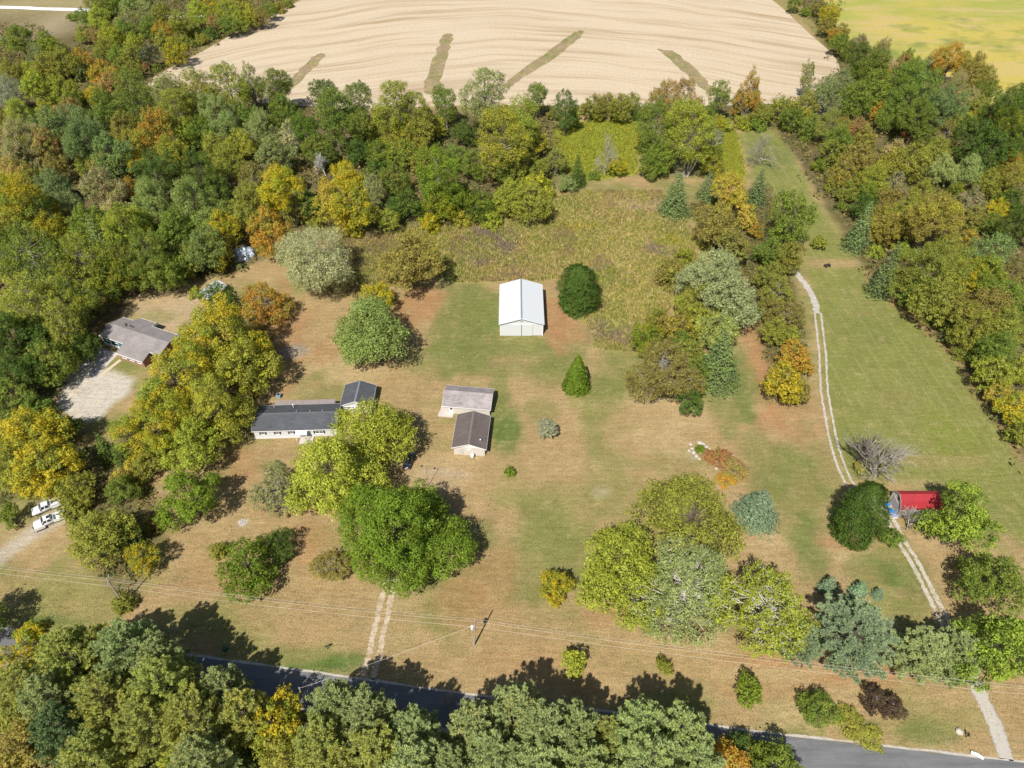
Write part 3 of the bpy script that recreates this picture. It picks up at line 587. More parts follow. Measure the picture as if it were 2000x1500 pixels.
def gen_C(W, seed, hr=1.6, dome=.0):
    """clipped looking evergreen: closed cone or egg of upright sprays"""
    r = np.random.default_rng(seed); H = W * hr; n = int(260 * W * H * .7); s = r.random(n) ** (1.25 if not dome else 1.0); a = r.random(n) * 6.283
    prof = (np.clip(1 - s, 0, 1) ** .72 * np.clip(s / .1 + .55, 0, 1)) if not dome else np.sqrt(np.clip(1 - (2 * np.clip(s, 0, 1) ** .9 - .75) ** 2 / 1.5625, 0, 1))
    nb = .09 if not dome else .13; low = 1 + (.03 if not dome else .24) * np.sin(a * 2 + 1.3 + s * 4) * np.sin(s * 5 + a) 
    bum = low + nb * np.sin(a * 5 + s * 13) * np.sin(s * 29 + a * 3) + nb * .6 * np.sin(a * 11 - s * 37) + .05 * r.normal(size=n) + np.where(r.random(n) < .06, .16, 0) * r.random(n); R = W / 2 * .97 * prof * bum * (1 - .25 * r.random(n) ** 3)
    P = np.stack([R * np.cos(a), R * np.sin(a), s * H], 1); Nn = unit(np.stack([np.cos(a), np.sin(a), np.full(n, .45)], 1) + r.normal(size=(n, 3)) * .45)
    mb = MB(); mb.tube([(0, 0, 0), (0, 0, H * .9)], [.02 * H, .03], 6)
    return finish('evergreen', mb, (P, Nn, np.full(n, .30) * r.uniform(.7, 1.3, n), (np.sin(a * 5 + s * 13) * .5 + .5) * .5 + r.random(n) * .4, r.random(n)), .55, .1, seed)
def gen_D(W, seed, hr=.95, twig=1.0):
    """leafless tree: forking limbs down to twigs"""
    r = np.random.default_rng(seed); H = W * hr; mb = MB()
    def grow(p, d, ln, rad, lev):
        e = p + d * ln; md = p + d * ln * .5 + Vector(r.normal(size=3)) * ln * .05
        mb.tube([p, md, e], [rad, rad * .85, rad * .65], 5 if lev < 2 else 3, False)
        if lev >= 5: return
        for k in range(4 if lev < 3 else 3):
            nd = (d + Vector(r.normal(size=3)) * (.42 if lev else .50) + Vector((0, 0, .10))).normalized()
            grow(p.lerp(e, r.uniform(.45, 1)) if k else e, nd, ln * r.uniform(.66, .86), max(.012, rad * .56), lev + 1)
    for k in range(3): grow(Vector((r.normal() * .05 * H * .1, r.normal() * .05 * H * .1, 0)), Vector((r.normal() * .3, r.normal() * .3, 1)).normalized(), H * .22, H * .014, 0 if k == 0 else 1)
    v = np.array(mb.v); v[:, :2] *= W / 2 / max(1e-3, np.percentile(np.hypot(v[:, 0], v[:, 1]), 96)); v[:, 2] *= H / np.percentile(v[:, 2], 99.5); mb.v = [tuple(q) for q in v]
    tm = mesh('bare_tree', mb.v, mb.f); tm.materials.append(BARK); return tm, None

# colour: main leaf, second leaf, word
PAL = {'dg': ((.070, .118, .026), (.11, .16, .034), 'dark green'), 'g': ((.14, .205, .042), (.215, .25, .05), 'green'), 'lg': ((.135, .20, .026), (.195, .25, .034), 'bright green'),
       'yg': ((.305, .35, .055), (.40, .39, .066), 'yellow-green'), 'yl': ((.50, .395, .03), (.29, .29, .045), 'yellow'), 'ol': ((.25, .262, .055), (.33, .30, .065), 'olive'),
       'gg': ((.26, .275, .125), (.33, .33, .16), 'grey-green'), 'pg': ((.28, .335, .135), (.36, .39, .17), 'pale green'), 'bg': ((.155, .215, .105), (.21, .265, .125), 'blue-green'), 'sg': ((.20, .25, .085), (.28, .30, .10), 'soft green'),
       'or': ((.50, .285, .05), (.36, .27, .055), 'orange'), 'ru': ((.42, .26, .12), (.34, .26, .10), 'rust-brown'), 'pk': ((.40, .32, .20), (.33, .28, .14), 'pinkish-brown'), 'wl': ((.36, .36, .20), (.44, .43, .25), 'grey-green'),
       'br': ((.27, .225, .07), (.33, .25, .075), 'brownish-olive'), 'go': ((.56, .42, .09), (.42, .34, .06), 'golden'), 'pu': ((.075, .045, .035), (.12, .075, .05), 'dark purple'),
       'gr': ((.33, .31, .25), (.42, .40, .32), 'grey'), 'bl': ((.20, .28, .20), (.26, .34, .24), 'silvery blue'), 'pn': ((.285, .34, .175), (.40, .41, .19), 'greyish green'),
       'py': ((.315, .345, .125), (.42, .39, .115), 'yellowing'), 'rd': ((.40, .17, .09), (.33, .22, .08), 'red'), 'sb': ((.08, .11, .085), (.10, .14, .10), 'dark bluish')}
PAL = {k: (tuple(x * y for x, y in zip(a, (1.17, 1.23, 1.0))), tuple(x * y for x, y in zip(b_, (1.17, 1.23, 1.0))), w_) for k, (a, b_, w_) in PAL.items()}
PAL['bp'] = ((.26, .345, .20), (.32, .40, .21), 'blue-green')
PAL['pl'] = ((.44, .50, .23), (.54, .58, .29), 'silvery pale green')
GEN = {'R': (gen_R, (5, 9, 13, 19), 1.0, 3, 'round_tree', 'round-crowned tree', 'tree', .56), 'T': (gen_T, (6, 10, 14), 1.7, 3, 'tall_tree', 'tall tree', 'tree', .60), 'S': (gen_S, (6, 10, 16), .95, 3, 'open_tree', 'thin-leaved tree', 'tree', .56),
       'H': (gen_H, (2, 4, 7), .6, 3, 'shrub', 'shrub', 'shrub', .45), 'P': (gen_P, (7, 10, 13), 1.45, 3, 'pine_tree', 'pine', 'tree', .50), 'K': (gen_K, (4, 8, 12), 1.5, 2, 'spruce_tree', 'spruce', 'tree', .42),
       'C': (gen_C, (5,), 1.6, 1, 'evergreen_tree', 'evergreen', 'tree', .42), 'O': (lambda W, s: gen_C(W, s, 1.35, .8), (9,), 1.35, 1, 'evergreen_tree', 'evergreen', 'tree', .46), 'D': (gen_D, (5, 12), .95, 2, 'bare_tree', 'leafless tree', 'tree', .55)}
LIB = {}
def variant(kind, W, hint):
    g_, sizes, hr, nv = GEN[kind][:4]; wn = min(sizes, key=lambda s: abs(math.log(s / W))); k = hint % nv; key = (kind, wn, k)
    if key not in LIB: LIB[key] = g_(wn, hash(key) % 9973 if False else (ord(kind) * 131 + wn * 17 + k * 7))
    return LIB[key], wn, wn * hr
BARKS = {'R': (.10, .08, .06), 'T': (.26, .23, .19), 'S': (.30, .27, .23), 'H': (.14, .11, .08), 'P': (.13, .10, .08), 'K': (.12, .09, .07), 'C': (.1, .08, .06), 'O': (.1, .08, .06), 'D': (.30, .27, .225)}
TREES = []
def tree(kind, colr, px, py, wpx, hr=None, label=None, group=None, bark=None, own=None, name=None, cat=None, region=None, wide=1.0, tint=None):
    cf = GEN[kind][7]; h0 = hr or GEN[kind][2]; p = at(px, py)
    for _ in range(4):
        W = wpx / pxm(p); p = at(px, py, W * h0 * cf)
    W = wpx / pxm(p); H = W * h0
    if own: tm, cm, wn, hn = own
    else: (tm, cm), wn, hn = variant(kind, W, len(TREES) * 7 + int(px * 3 + py))
    root = empty(name or GEN[kind][4], (p[0], p[1], 0), (px * 37.7 + py * 11.3) % 6.283)
    r = random.Random(int(px * 1000 + py)); c1, cc2, _w = PAL[colr]; k = r.uniform(.9, 1.1); mate = PAL[r.choice(('ol', 'g', 'yg', 'br', 'sg', 'yl'))][0] if region and 'pine' not in region else cc2; cc2 = tuple(x * .64 + y * .36 for x, y in zip(cc2, mate)); mean = (.24, .27, .06); c1 = tuple(x * .92 + y * .08 for x, y in zip(c1, mean)) if region and 'pine' not in region else c1
    if tint: cc2 = PAL[tint][0]
    sc = (W / wn, W / wn * wide, H / hn)
    for nm, me_, c_ in (('trunk', tm, bark or BARKS[kind]), ('crown', cm, c1)):
        if me_ is None: continue
        ch = link(nm, me_, root); ch.scale = sc
        ch.color = (*[min(1, x * (k if nm == 'crown' else 1)) for x in c_], 1)
        if nm == 'crown': ch['tint'] = [min(1.0, x * k * r.uniform(.93, 1.07)) for x in cc2]
    root['category'] = cat or GEN[kind][6]
    TREES.append(dict(o=root, kind=kind, col=colr, px=px, py=py, region=region, label=label, group=group, noun=GEN[kind][5]))
    return root
ORD = 'first second third fourth fifth sixth seventh eighth ninth tenth eleventh twelfth thirteenth fourteenth fifteenth sixteenth seventeenth eighteenth nineteenth twentieth'.split()
def name_trees():
    by = {}
    for d in TREES:
        if d['label']: tag(d['o'], d['label'], None, d['group']); continue
        by.setdefault((d['region'], d['col'], d['noun']), []).append(d)
    for (reg, colr, noun), L in by.items():
        L.sort(key=lambda d: d['px'])
        for i, d in enumerate(L):
            w_ = PAL[colr][2] + ' ' + noun
            if len(L) == 1: lab = w_ + ' ' + reg
            elif len(L) == 2: lab = w_ + ' ' + reg + (', left of two' if i == 0 else ', right of two')
            else: lab = w_ + ' ' + reg + ', ' + ((ORD[i] if i < 20 else str(i + 1) + 'th') + ' from left' if i < len(L) - 1 else 'rightmost')
            tag(d['o'], lab, None, d['noun'] + 's ' + reg)
def stand(region, text, f=1.0, hf=1.0, dn=.10):
    for ln in text.strip().splitlines():
        for it in ln.split(';'):
            q = it.split()
            if not q: continue
            wp = float(q[4]); h0 = (float(q[5]) if len(q) > 5 else GEN[q[0]][2]) * hf; tree(q[0], q[1], float(q[2]), float(q[3]) + dn * wp * (f - 1) * 3, wp * f, h0, region=region)

# ------------------------------------------------------------------ the woods, tree by tree
stand('in the far top-left woods', '''
R g 40 78 70 .8; R g 95 82 56 .8; S gg 72 106 48; S br 25 118 48; H g 140 33 18; R g 163 30 32; R yg 160 64 27; R yg 193 33 42; R ol 195 8 45; R g 226 6 42; S gg 250 37 45; H dg 215 30 17; R ru 187 65 32
R yg 217 62 46; R g 241 56 36; R ol 205 92 40; R pg 261 4 48; R gg 291 12 50; R yg 262 80 36; R g 295 50 40; R or 318 56 34; R ol 258 106 40; R sb 290 105 38; R rd 283 128 15; R ol 258 132 30; H g 305 131 20
R yl 340 95 44; R ol 320 26 42; R ol 352 42 45; H g 375 62 30; H ol 362 80 30; R yg 385 20 46; R yl 412 12 40; R ru 418 42 30; H dg 412 64 28; H ol 391 76 26; R yg 445 20 46; R g 445 46 35; R ol 470 10 46
R yg 466 38 35; R ol 489 26 36; R br 508 30 32; R g 526 18 28; H br 545 14 26; H ol 561 6 22; R ol 88 127 50; R ol 128 117 52; R or 157 113 40; H gg 181 116 30; H g 136 141 26; R pg 157 140 24; R or 205 140 50; R ru 216 157 40
H g 178 148 20; S gr 18 175 62; R yg 75 165 62; R yg 121 170 50; R ol 146 180 36; R g 140 196 34; R yl 184 181 32; H g 208 173 26; R ol 20 140 46; R g 230 105 36; R ol 320 75 34; R yg 60 140 40; R ol 235 128 30
''', 1.2, 1.1)
stand('in the woods left of the stubble field', '''
R yg 45 226 60; R yl 85 210 30; R ru 136 211 36; R ol 18 236 42; R bg 104 240 60; R bg 165 238 48; R g 206 206 58; T g 262 182 62 1.2; T gg 330 184 56 1.2; T g 385 180 60 1.2; T lg 448 166 58 1.3; S gg 491 158 42 1.3; T g 538 166 44 1.3
R br 240 240 42; R or 300 250 54 1.2; T ol 345 212 58 1.2; R yg 362 252 42; R ol 330 288 48; R gg 428 222 64; R g 480 226 46; R g 555 212 52; S gg 512 244 56; S gr 568 258 44; R pk 38 274 66; R ru 92 276 54; R bg 60 302 38; R bg 170 272 68; R bg 216 292 60
R ol 260 276 46; R bg 132 228 44; R ru 24 330 46; R br 105 322 40; R bg 106 352 46; R ol 170 312 36; R pk 200 356 58; R or 256 362 34; R yl 264 312 34; R dg 306 328 68; R dg 392 334 74; R ol 440 312 52; S br 492 342 46; R yl 546 364 76; R g 350 345 40; R ol 420 280 40
R ol 470 275 44; R g 395 250 44; R yl 50 392 96; R yl 8 370 60; R bg 132 397 48; R g 166 426 56; R pk 230 402 48; R sg 302 388 74; R g 250 440 86; R sg 376 392 86; R g 346 440 66; R yl 432 440 50 1.1; R ol 480 396 64; R ol 40 440 66; R ru 96 442 36; R or 527 442 62 1.15
S g 76 490 108; S yg 166 498 86; K bg 202 482 58; R g 292 490 84; R sg 396 478 62; R ol 418 486 46; R dg 428 574 50; R go 18 522 42; S yg 62 582 104; S g 132 578 80; R dg 240 515 70; R g 330 520 50; R dg 22 650 84; S ol 132 626 60 1.4; R g 100 694 66; R dg 30 716 70; R dg 160 668 44; R dg 80 640 60; H yg 384 568 22
R g 10 470 60; R br 205 318 40; R ol 60 350 40; R g 280 430 50; R dg 210 530 60; R ol 370 500 44; R dg 345 500 44; R yg 400 425 44
''', 1.45, 1.2)
stand('in the tree belt below the stubble field', '''
T gg 545 166 42 1.3; T dg 632 184 48 1.3; T g 652 216 70 1.4; T g 702 194 50 1.5; T g 706 244 44 1.4; T yg 770 206 72 1.4; T ol 812 216 56 1.4; T lg 870 197 40 1.5; T gg 947 180 70 1.4; R g 516 242 54; R gg 536 290 62; T dg 600 252 46 1.3; R g 622 282 48
R yg 722 252 38; R ol 776 258 56; R ol 814 254 52; R yg 850 242 34; R g 741 292 44; R ol 786 292 44; T lg 858 335 72 1.5; S br 586 352 24; R go 634 358 28; R yl 678 338 54; S gg 726 362 42 1.4; R g 773 342 48; R g 926 312 46; T ol 983 262 84 1.4; R dg 906 252 38
R go 648 385 58 1.15; R yl 692 395 72 1.15; R g 598 394 44; S ol 572 404 46; R ol 757 424 38; R dg 800 390 48; R lg 862 392 54; R dg 940 394 50; R yg 992 374 58; R ol 1040 384 64; R dg 905 374 38; R yg 530 402 38; H ol 616 434 28; H yl 692 446 34
T g 1048 184 34 1.5; T dg 1105 208 40 1.5; T ol 1012 236 66 1.4; R ol 1042 264 48; R ol 1160 202 38; R br 1188 198 34; R ol 1213 202 42; R ol 1233 194 30; H pk 1140 212 24; R ru 1297 182 44 1.2; R ru 1335 190 62 1.2; T g 1282 240 62 1.5; R g 1292 300 50; T yg 1352 245 76 1.5
S ol 1300 310 26 1.5; T g 1402 184 38 1.6; S or 1464 178 42 1.8; H br 1452 210 40; R yl 1206 318 30; K dg 1128 334 32; S ol 1086 306 42; H g 1162 340 20; H gg 1107 357 34; H yg 1050 360 56; H ol 1088 326 18; R ol 1486 218 34; H yg 1410 240 32; H ol 1262 222 28; H br 1080 222 24
R dg 735 330 40; R ol 830 300 44; R dg 700 290 40; R dg 645 300 36; R g 890 300 40; R dg 832 350 34; R g 985 320 50; R ol 1035 320 50; H ol 1120 222 26; H dg 1240 222 24; H ol 1165 224 26; H g 1205 222 26; R g 1380 225 34; R yl 1398 235 26; H yg 1450 236 30; H g 1480 240 30; R dg 770 400 36; H yg 960 425 40; H yl 840 432 40; H yg 900 424 36; R g 1385 285 40; R ol 1392 318 34; R ol 1262 270 34; H ol 1405 330 30; R g 1270 320 36; H g 1400 262 26
''', 1.38, 1.05)
stand('in the hedgerow between the two fields', '''
R g 1554 4 30; H g 1575 22 26; R br 1599 14 28; R yl 1621 26 40; R br 1611 48 34; R or 1631 66 28; R br 1649 60 28; R g 1641 82 40; R ol 1657 102 28; R pg 1677 96 28; 
''', 1.15, 1.0)
stand('in the right-hand woods', '''
S pk 1680 82 32; R dg 1680 114 58; R g 1702 122 54; S pk 1724 96 44; R dg 1676 142 36; R or 1722 136 32; R ru 1768 118 28; H g 1775 106 26
S gg 1815 120 30; R or 1856 114 58; R br 1904 130 54; R br 1926 152 44; R g 1930 178 40; S pk 1866 166 52; S pk 1892 190 42; R ol 1912 202 34; R g 1775 152 76; R g 1802 178 84; R g 1765 202 68; R bg 1836 206 76; R g 1790 228 68; R g 1705 166 58; R g 1675 186 56; S gg 1612 182 66; S gg 1640 162 56; T gg 1578 145 24 2.2
S ol 1575 202 48; S ol 1622 240 54; R ol 1525 207 38; R g 1546 227 38; R rd 1645 246 38; R ru 1675 242 30; R g 1640 272 48; R br 1688 264 40; R or 1716 214 26; H rd 1770 262 20; R pk 1750 296 52; R ol 1780 308 62; S pk 1820 268 34; R ol 1832 290 44; S br 1850 258 48; R yg 1880 234 40; R yl 1910 228 34; R dg 1975 204 78
R dg 1962 240 68; R dg 1906 264 66; R dg 1938 286 68; R dg 1992 272 56; R pg 1838 324 50; R pg 1888 330 54; R or 1970 318 46; R ol 1976 342 54; R yg 1710 344 54; S br 1648 326 44; R ol 1624 292 44; H g 1600 322 30; R br 1680 302 48; S pk 1750 352 38; R dg 1686 396 42; R br 1724 422 62; R ol 1770 410 58; R br 1820 422 96
R br 1738 448 48; K bg 1682 442 50; S pk 1895 392 56; R yl 1946 404 38; R dg 1976 392 48; R dg 1990 434 60; R g 1938 432 38; H br 1896 462 34; R yg 1762 487 30; K bg 1732 528 54; R ol 1815 516 104; R ol 1848 482 58; R yl 1888 528 56; R bg 1938 490 74; R g 1926 528 66; S br 1976 528 58; R g 1962 578 68; R ol 1826 568 84; R g 1788 572 46
R br 1912 598 84; R ol 1900 628 74; R ol 1962 628 76; R g 1950 678 76; R yg 1938 722 64; R yg 1988 714 50; H dg 1842 628 40; H ol 1876 688 32; R g 1990 612 50; R yl 1978 790 54; R go 1950 764 42; R ol 1994 842 40; R ol 1690 345 36; R br 1740 388 44; R ol 1800 370 44; R g 1860 380 50; R ol 1655 368 34; R g 1700 372 34; R ol 1930 350 44; R br 1900 420 40; H yg 1710 490 26; R ol 1770 540 40; R ol 1634 332 34; H g 1574 262 26; H ol 1540 236 30; R br 1655 310 36; R ol 1730 320 40; R g 1584 240 34; H ol 1622 362 22; H g 1644 400 22
''', 1.3, 1.15)
stand('in the thicket between meadow and lane', '''
K bg 1321 380 70 1.05; K bg 1383 362 44 1.1; R go 1425 370 66 1.2; K bg 1481 366 50 1.2; R br 1402 432 84 1.1; R go 1462 420 36 1.3; R g 1545 422 82 1.3; R g 1502 488 56; R ol 1542 496 56; R br 1430 476 64; R yg 1418 500 30; S ol 1518 566 68; R ol 1506 536 56; S br 1536 612 60; R ol 1514 642 54; R or 1552 690 60; R yl 1532 742 78; R br 1566 766 42
R pl 1388 534 115; R pl 1432 584 105; R ol 1364 584 75; H br 1312 532 75; R lg 1264 656 60; R pg 1402 642 80; R br 1318 640 68; R ol 1370 628 68; K bg 1404 700 105 1.05; S br 1300 716 125; S br 1352 744 62; R dg 1345 780 55; R or 1478 448 28; R br 1500 600 46; R ol 1545 650 40; R ol 1350 690 62; R yg 1340 590 50; H ol 1300 690 50; R or 1574 712 34; H br 1380 470 40; H ol 1340 500 40
R g 1330 670 60; R dg 1385 650 50; R ol 1290 620 50; R g 1360 720 56; R ol 1420 610 60
''', 1.15, 1.1)
stand('left of the white ranch house', '''
R yl 432 642 164; R ol 480 706 116; R yl 340 738 144; R ol 418 790 132; R yl 296 824 132; R yg 372 868 104; R yl 60 834 120; R yl 92 902 124; R ol 28 902 96; K dg 206 874 46; K dg 232 886 36; H br 252 924 70; R ol 190 1032 118; R yl 282 1082 66; R dg 254 1044 60; R g 26 770 84; R lg 18 1004 44; R yl 20 850 70; R g 240 950 60; H ol 240 1180 44; R ol 290 900 60; R g 130 830 50; R g 70 790 60; R ol 150 950 70; H br 300 1020 50; H ol 60 950 50; H ol 142 992 46 .9; R ol 110 950 56
''', 1.12, 1.05)
stand('in the roadside pine row', '''
P py 150 1292 112; P pn 262 1282 118; P py 205 1272 90; P pn 320 1302 100; P py 60 1350 100; P pn 110 1372 104; P py 330 1356 128; P py 215 1380 110; P bg 132 1432 104; P py 300 1420 120; P py 385 1412 112; P pn 440 1354 84; P pn 662 1392 110; P pn 722 1414 118; P py 640 1464 120; P py 742 1486 130; P py 682 1526 112; P pn 805 1444 110; P pn 812 1514 130
P pn 930 1436 112; P pn 1010 1404 118; P pn 962 1496 130; P pn 1062 1444 128; P pn 1122 1434 108; P pn 1050 1518 130; P py 1182 1444 74; P pn 1250 1432 112; P pn 1322 1444 120; P pn 1262 1504 140; P pn 1352 1496 112; P pn 400 1490 110; P py 190 1490 110; P pn 880 1510 110; P pn 1140 1510 110; P py 480 1400 90
''', 1.15, 1.05)
stand('among the pines along the bottom edge', '''
R yl 20 1300 80; H yl 60 1232 60 .5; R ol 100 1262 60; R br 60 1444 116; R ol 212 1462 110; R yg 360 1476 100; R yg 452 1424 84; R yl 530 1402 112; K dg 470 1484 58; R ol 562 1482 110; R ol 1172 1474 80; R or 1416 1484 84; R g 1520 1486 100; R dg 1442 1446 46; H ol 600 1455 60; R ol 20 1390 70; H yg 20 1490 60; H ol 1480 1470 50
''', 1.2, 1.0)
# ------------------------------------------------------------------ trees one can name
def hero(kind, W, seed, **kw):
    g_ = GEN[kind][0]; hr = kw.get('hr', GEN[kind][2]); tm, cm = g_(W, seed, **kw) if kind in 'RTSH' else g_(W, seed); return (tm, cm, W, W * hr)
tree('R', 'lg', 778, 1036, 290, .82, 'huge dark green oak beside the end of the central driveway', own=hero('R', 26, 521, hr=.82, dense=1.3))
tree('R', 'yg', 642, 926, 222, .95, 'large yellow-green maple in front of the white ranch house', own=hero('R', 20, 502, hr=.95))
tree('R', 'yg', 733, 836, 168, .9, 'pale yellow-green tree at the right end of the white ranch house', own=hero('R', 17, 503, hr=.9, dense=.85))
tree('S', 'gg', 545, 955, 113, .9, 'grey-green thin tree left of the large yellow-green maple', own=hero('S', 11, 504, hr=.9))
tree('R', 'lg', 368, 965, 138, .95, 'bright green round oak alone right of the yellow trees', own=hero('R', 13, 505, hr=.95))
tree('R', 'lg', 482, 1108, 131, .8, 'green tree with leaning trunks on the lawn above the road', own=hero('R', 11, 506, hr=.8, dense=.75))
tree('R', 'dg', 540, 1062, 76, .9, 'dark green tree touching the leaning tree on the lawn')
tree('H', 'ol', 428, 1076, 42, .6, 'small olive shrub left of the leaning green tree')
tree('S', 'br', 650, 1100, 86, .55, 'thin brownish bush standing in a worn ring left of the huge oak')
tree('S', 'wl', 612, 512, 181, .62, 'wide grey-green willow with pale limbs left of the meadow', own=hero('S', 20, 507, hr=.62, dense=.95), bark=(.36, .33, .28))
tree('R', 'br', 800, 502, 145, .9, 'brownish-olive dome shaped tree at the meadow edge', own=hero('R', 16, 508, hr=.9, dense=1.1))
tree('S', 'or', 515, 590, 104, .8, 'orange thin tree between the willow and the yellow trees', own=hero('S', 12, 509, hr=.8))
tree('R', 'yl', 735, 578, 76, .8, 'small yellow tree behind the pale green apple tree')
tree('R', 'sg', 724, 642, 169, .82, 'pale green spreading apple tree on the lawn left of the white barn', own=hero('R', 17, 510, hr=.82, dense=.85))
tree('C', 'lg', 1127, 732, 57, 1.55, 'neat cone shaped evergreen right of the white barn')
tree('O', 'dg', 1129, 566, 78, 1.3, 'dense egg shaped dark evergreen beside the white barn')
tree('S', 'gr', 1072, 834, 50, .8, 'small grey lichen-covered tree in the middle of the lawn')
tree('H', 'lg', 996, 921, 22, .95, 'small round clipped boxwood in front of the brown shed')
tree('R', 'yg', 1212, 1110, 215, .95, 'large yellow-green maple at the left of the front cluster', own=hero('R', 17, 511, hr=.95))
tree('R', 'ol', 1352, 1004, 219, .95, 'large olive tree at the back of the front cluster', own=hero('R', 19, 512, hr=.95, dense=.85))
tree('S', 'pg', 1340, 1148, 217, .95, 'pale green silver maple with broken limbs in the front cluster', own=hero('S', 17, 513, hr=.95, dense=1.05), bark=(.50, .46, .40))
tree('S', 'yg', 1502, 1182, 217, .9, 'yellow-green silver maple with white limbs right of the front cluster', own=hero('S', 16, 514, hr=.9, dense=1.0), bark=(.58, .55, .5))
tree('R', 'yl', 1090, 1140, 80, .95, 'small golden yellow tree left of the front cluster')
tree('K', 'bl', 1482, 990, 112, .85, 'blue spruce behind the front cluster', wide=1.0)
tree('O', 'dg', 1680, 1000, 88, 1.75, 'tall dark green juniper left of the red barn')
tree('R', 'g', 1877, 1011, 160, 1.0, 'yellow-tipped green tree overhanging the red barn', own=hero('R', 15, 515, hr=1.0), tint='yg')
tree('R', 'g', 1942, 1128, 140, 1.0, 'shaded green tree below the yellow-tipped tree')
tree('R', 'g', 1962, 1262, 190, 1.1, 'tall yellow-green tree beside the lane at right', own=hero('R', 14, 516, hr=1.1), tint='yg')
tree('D', 'gr', 1730, 894, 124, .8, 'grey leafless tree behind the red barn')
tree('D', 'gr', 1690, 884, 70, 1.1, 'dark slender leafless tree left of the grey one', bark=(.10, .085, .07))
tree('D', 'gr', 1782, 1018, 58, .9, 'small whitish leafless tree in front of the red barn', bark=(.42, .40, .36))
tree('R', 'g', 1742, 1048, 52, .8, 'low green bush in front of the small leafless tree')
tree('H', 'yl', 1680, 914, 30, .7, 'low yellow shrub under the leafless trees')
tree('K', 'bl', 1620, 1142, 46, 1.1, 'young blue spruce on the side lawn, left of three'); tree('K', 'bl', 1680, 1150, 44, 1.0, 'young blue spruce on the side lawn, middle of three'); tree('K', 'bl', 1716, 1158, 30, 1.0, 'young blue spruce on the side lawn, smallest of three')
tree('C', 'lg', 1697, 1186, 18, 1.1, 'tiny bright green cone shrub below the young spruces')
tree('P', 'bp', 1662, 1242, 170, .95, 'big blue-green pine at the edge of the front cluster'); tree('P', 'bp', 1560, 1254, 90, 1.0, 'smaller blue-green pine left of the big one')
tree('P', 'pn', 1798, 1280, 112, 1.15, 'greyish green pine left of the lane gate, the left of two'); tree('P', 'pn', 1862, 1284, 112, 1.15, 'greyish green pine left of the lane gate, the right of two')
tree('R', 'yg', 1118, 1292, 62, 1.1, 'small yellow-green tree at the edge of the pine shadows'); tree('H', 'ol', 1297, 1300, 44, .8, 'small dense olive bush amid the pine shadows')
tree('R', 'lg', 1467, 1346, 66, 1.0, 'small bright green round tree above the road'); tree('R', 'g', 1597, 1384, 84, .8, 'green bush with dark back beside the road')
tree('S', 'pu', 1712, 1362, 60, .8, 'dark purple plum bush, the left half of a pair'); tree('S', 'pu', 1742, 1378, 60, .7, 'dark purple plum bush, the right half of a pair')
tree('H', 'ol', 1662, 1412, 74, .25, 'low olive weeds on the bank above the road'); tree('H', 'ol', 1700, 1436, 60, .2, 'low green weeds at the kerb right of the bank')
tree('D', 'gr', 1184, 300, 50, 1.7, 'slender pale dead tree at the back of the meadow', bark=(.36, .34, .27)); tree('D', 'gr', 1352, 290, 84, 1.3, 'tall thin leafless tree behind the spruces', bark=(.36, .33, .27))
tree('D', 'gr', 1492, 288, 62, 1.1, 'pale birch standing in the mown field', bark=(.30, .28, .20)); tree('R', 'ol', 1600, 470, 36, .9, 'small pale olive tree beside the mown field')
tree('D', 'gr', 275, 1405, 66, .5, 'fallen grey dead branches among the left pines'); tree('D', 'gr', 645, 1475, 44, .6, 'bare grey brush between two pines at the bottom'); tree('D', 'gr', 872, 1370, 42, .8, 'bare sapling over the shaded road', bark=(.3, .28, .25))
tree('D', 'gr', 632, 320, 36, 1.3, 'white dead snag in the tree belt', bark=(.55, .52, .48))
tree('H', 'rd', 1402, 892, 62, .3, 'red-leaved sumac patch on the rock garden, the upper'); tree('H', 'ru', 1436, 915, 64, .35, 'rusty plants on the rock garden, the lower'); tree('H', 'lg', 1368, 876, 22, .5, 'bright green tuft between the white stones')
tree('H', 'or', 1420, 935, 44, .3, 'orange-yellow plants behind the olive tree')
tree('R', 'g', -70, 1215, 130, 1.1, 'roadside tree cut off by the left edge of the picture')
name_trees()

# ------------------------------------------------------------------ growth nobody could count
def scatter(polys, n, seed):
    r = np.random.default_rng(seed); out = []
    for p in polys:
        q = np.array(p); lo = q.min(0); hi = q.max(0); lo = np.maximum(lo, (-330, 30)); hi = np.minimum(hi, (330, 470))
        a = r.uniform(lo, hi, (n, 2)); out.append(a[inpoly(a[:, 0], a[:, 1], p)])
    return np.concatenate(out), r
def stuffmesh(name, V_, k, cols, label, cat, mat):
    me = quads_mesh(name, V_, k, {'tuftcol': ('FLOAT_COLOR', cols)}); return tag(link(name, me, None, mat), label, cat, kind='stuff')
m, t, b, o = nodes('tuft'); ca = N(t, 'ShaderNodeAttribute', attribute_name='tuftcol'); t.links.new(ca.outputs['Color'], b.inputs['Base Color']); b.inputs['Roughness'].default_value = .7; b.inputs['Specular IOR Level'].default_value = .15
tr = N(t, 'ShaderNodeBsdfTranslucent'); t.links.new(ca.outputs['Color'], tr.inputs[0]); mx = N(t, 'ShaderNodeMixShader'); mx.inputs[0].default_value = .3; t.links.new(b.outputs[0], mx.inputs[1]); t.links.new(tr.outputs[0], mx.inputs[2]); t.links.new(mx.outputs[0], o.inputs[0])
TUFT = m
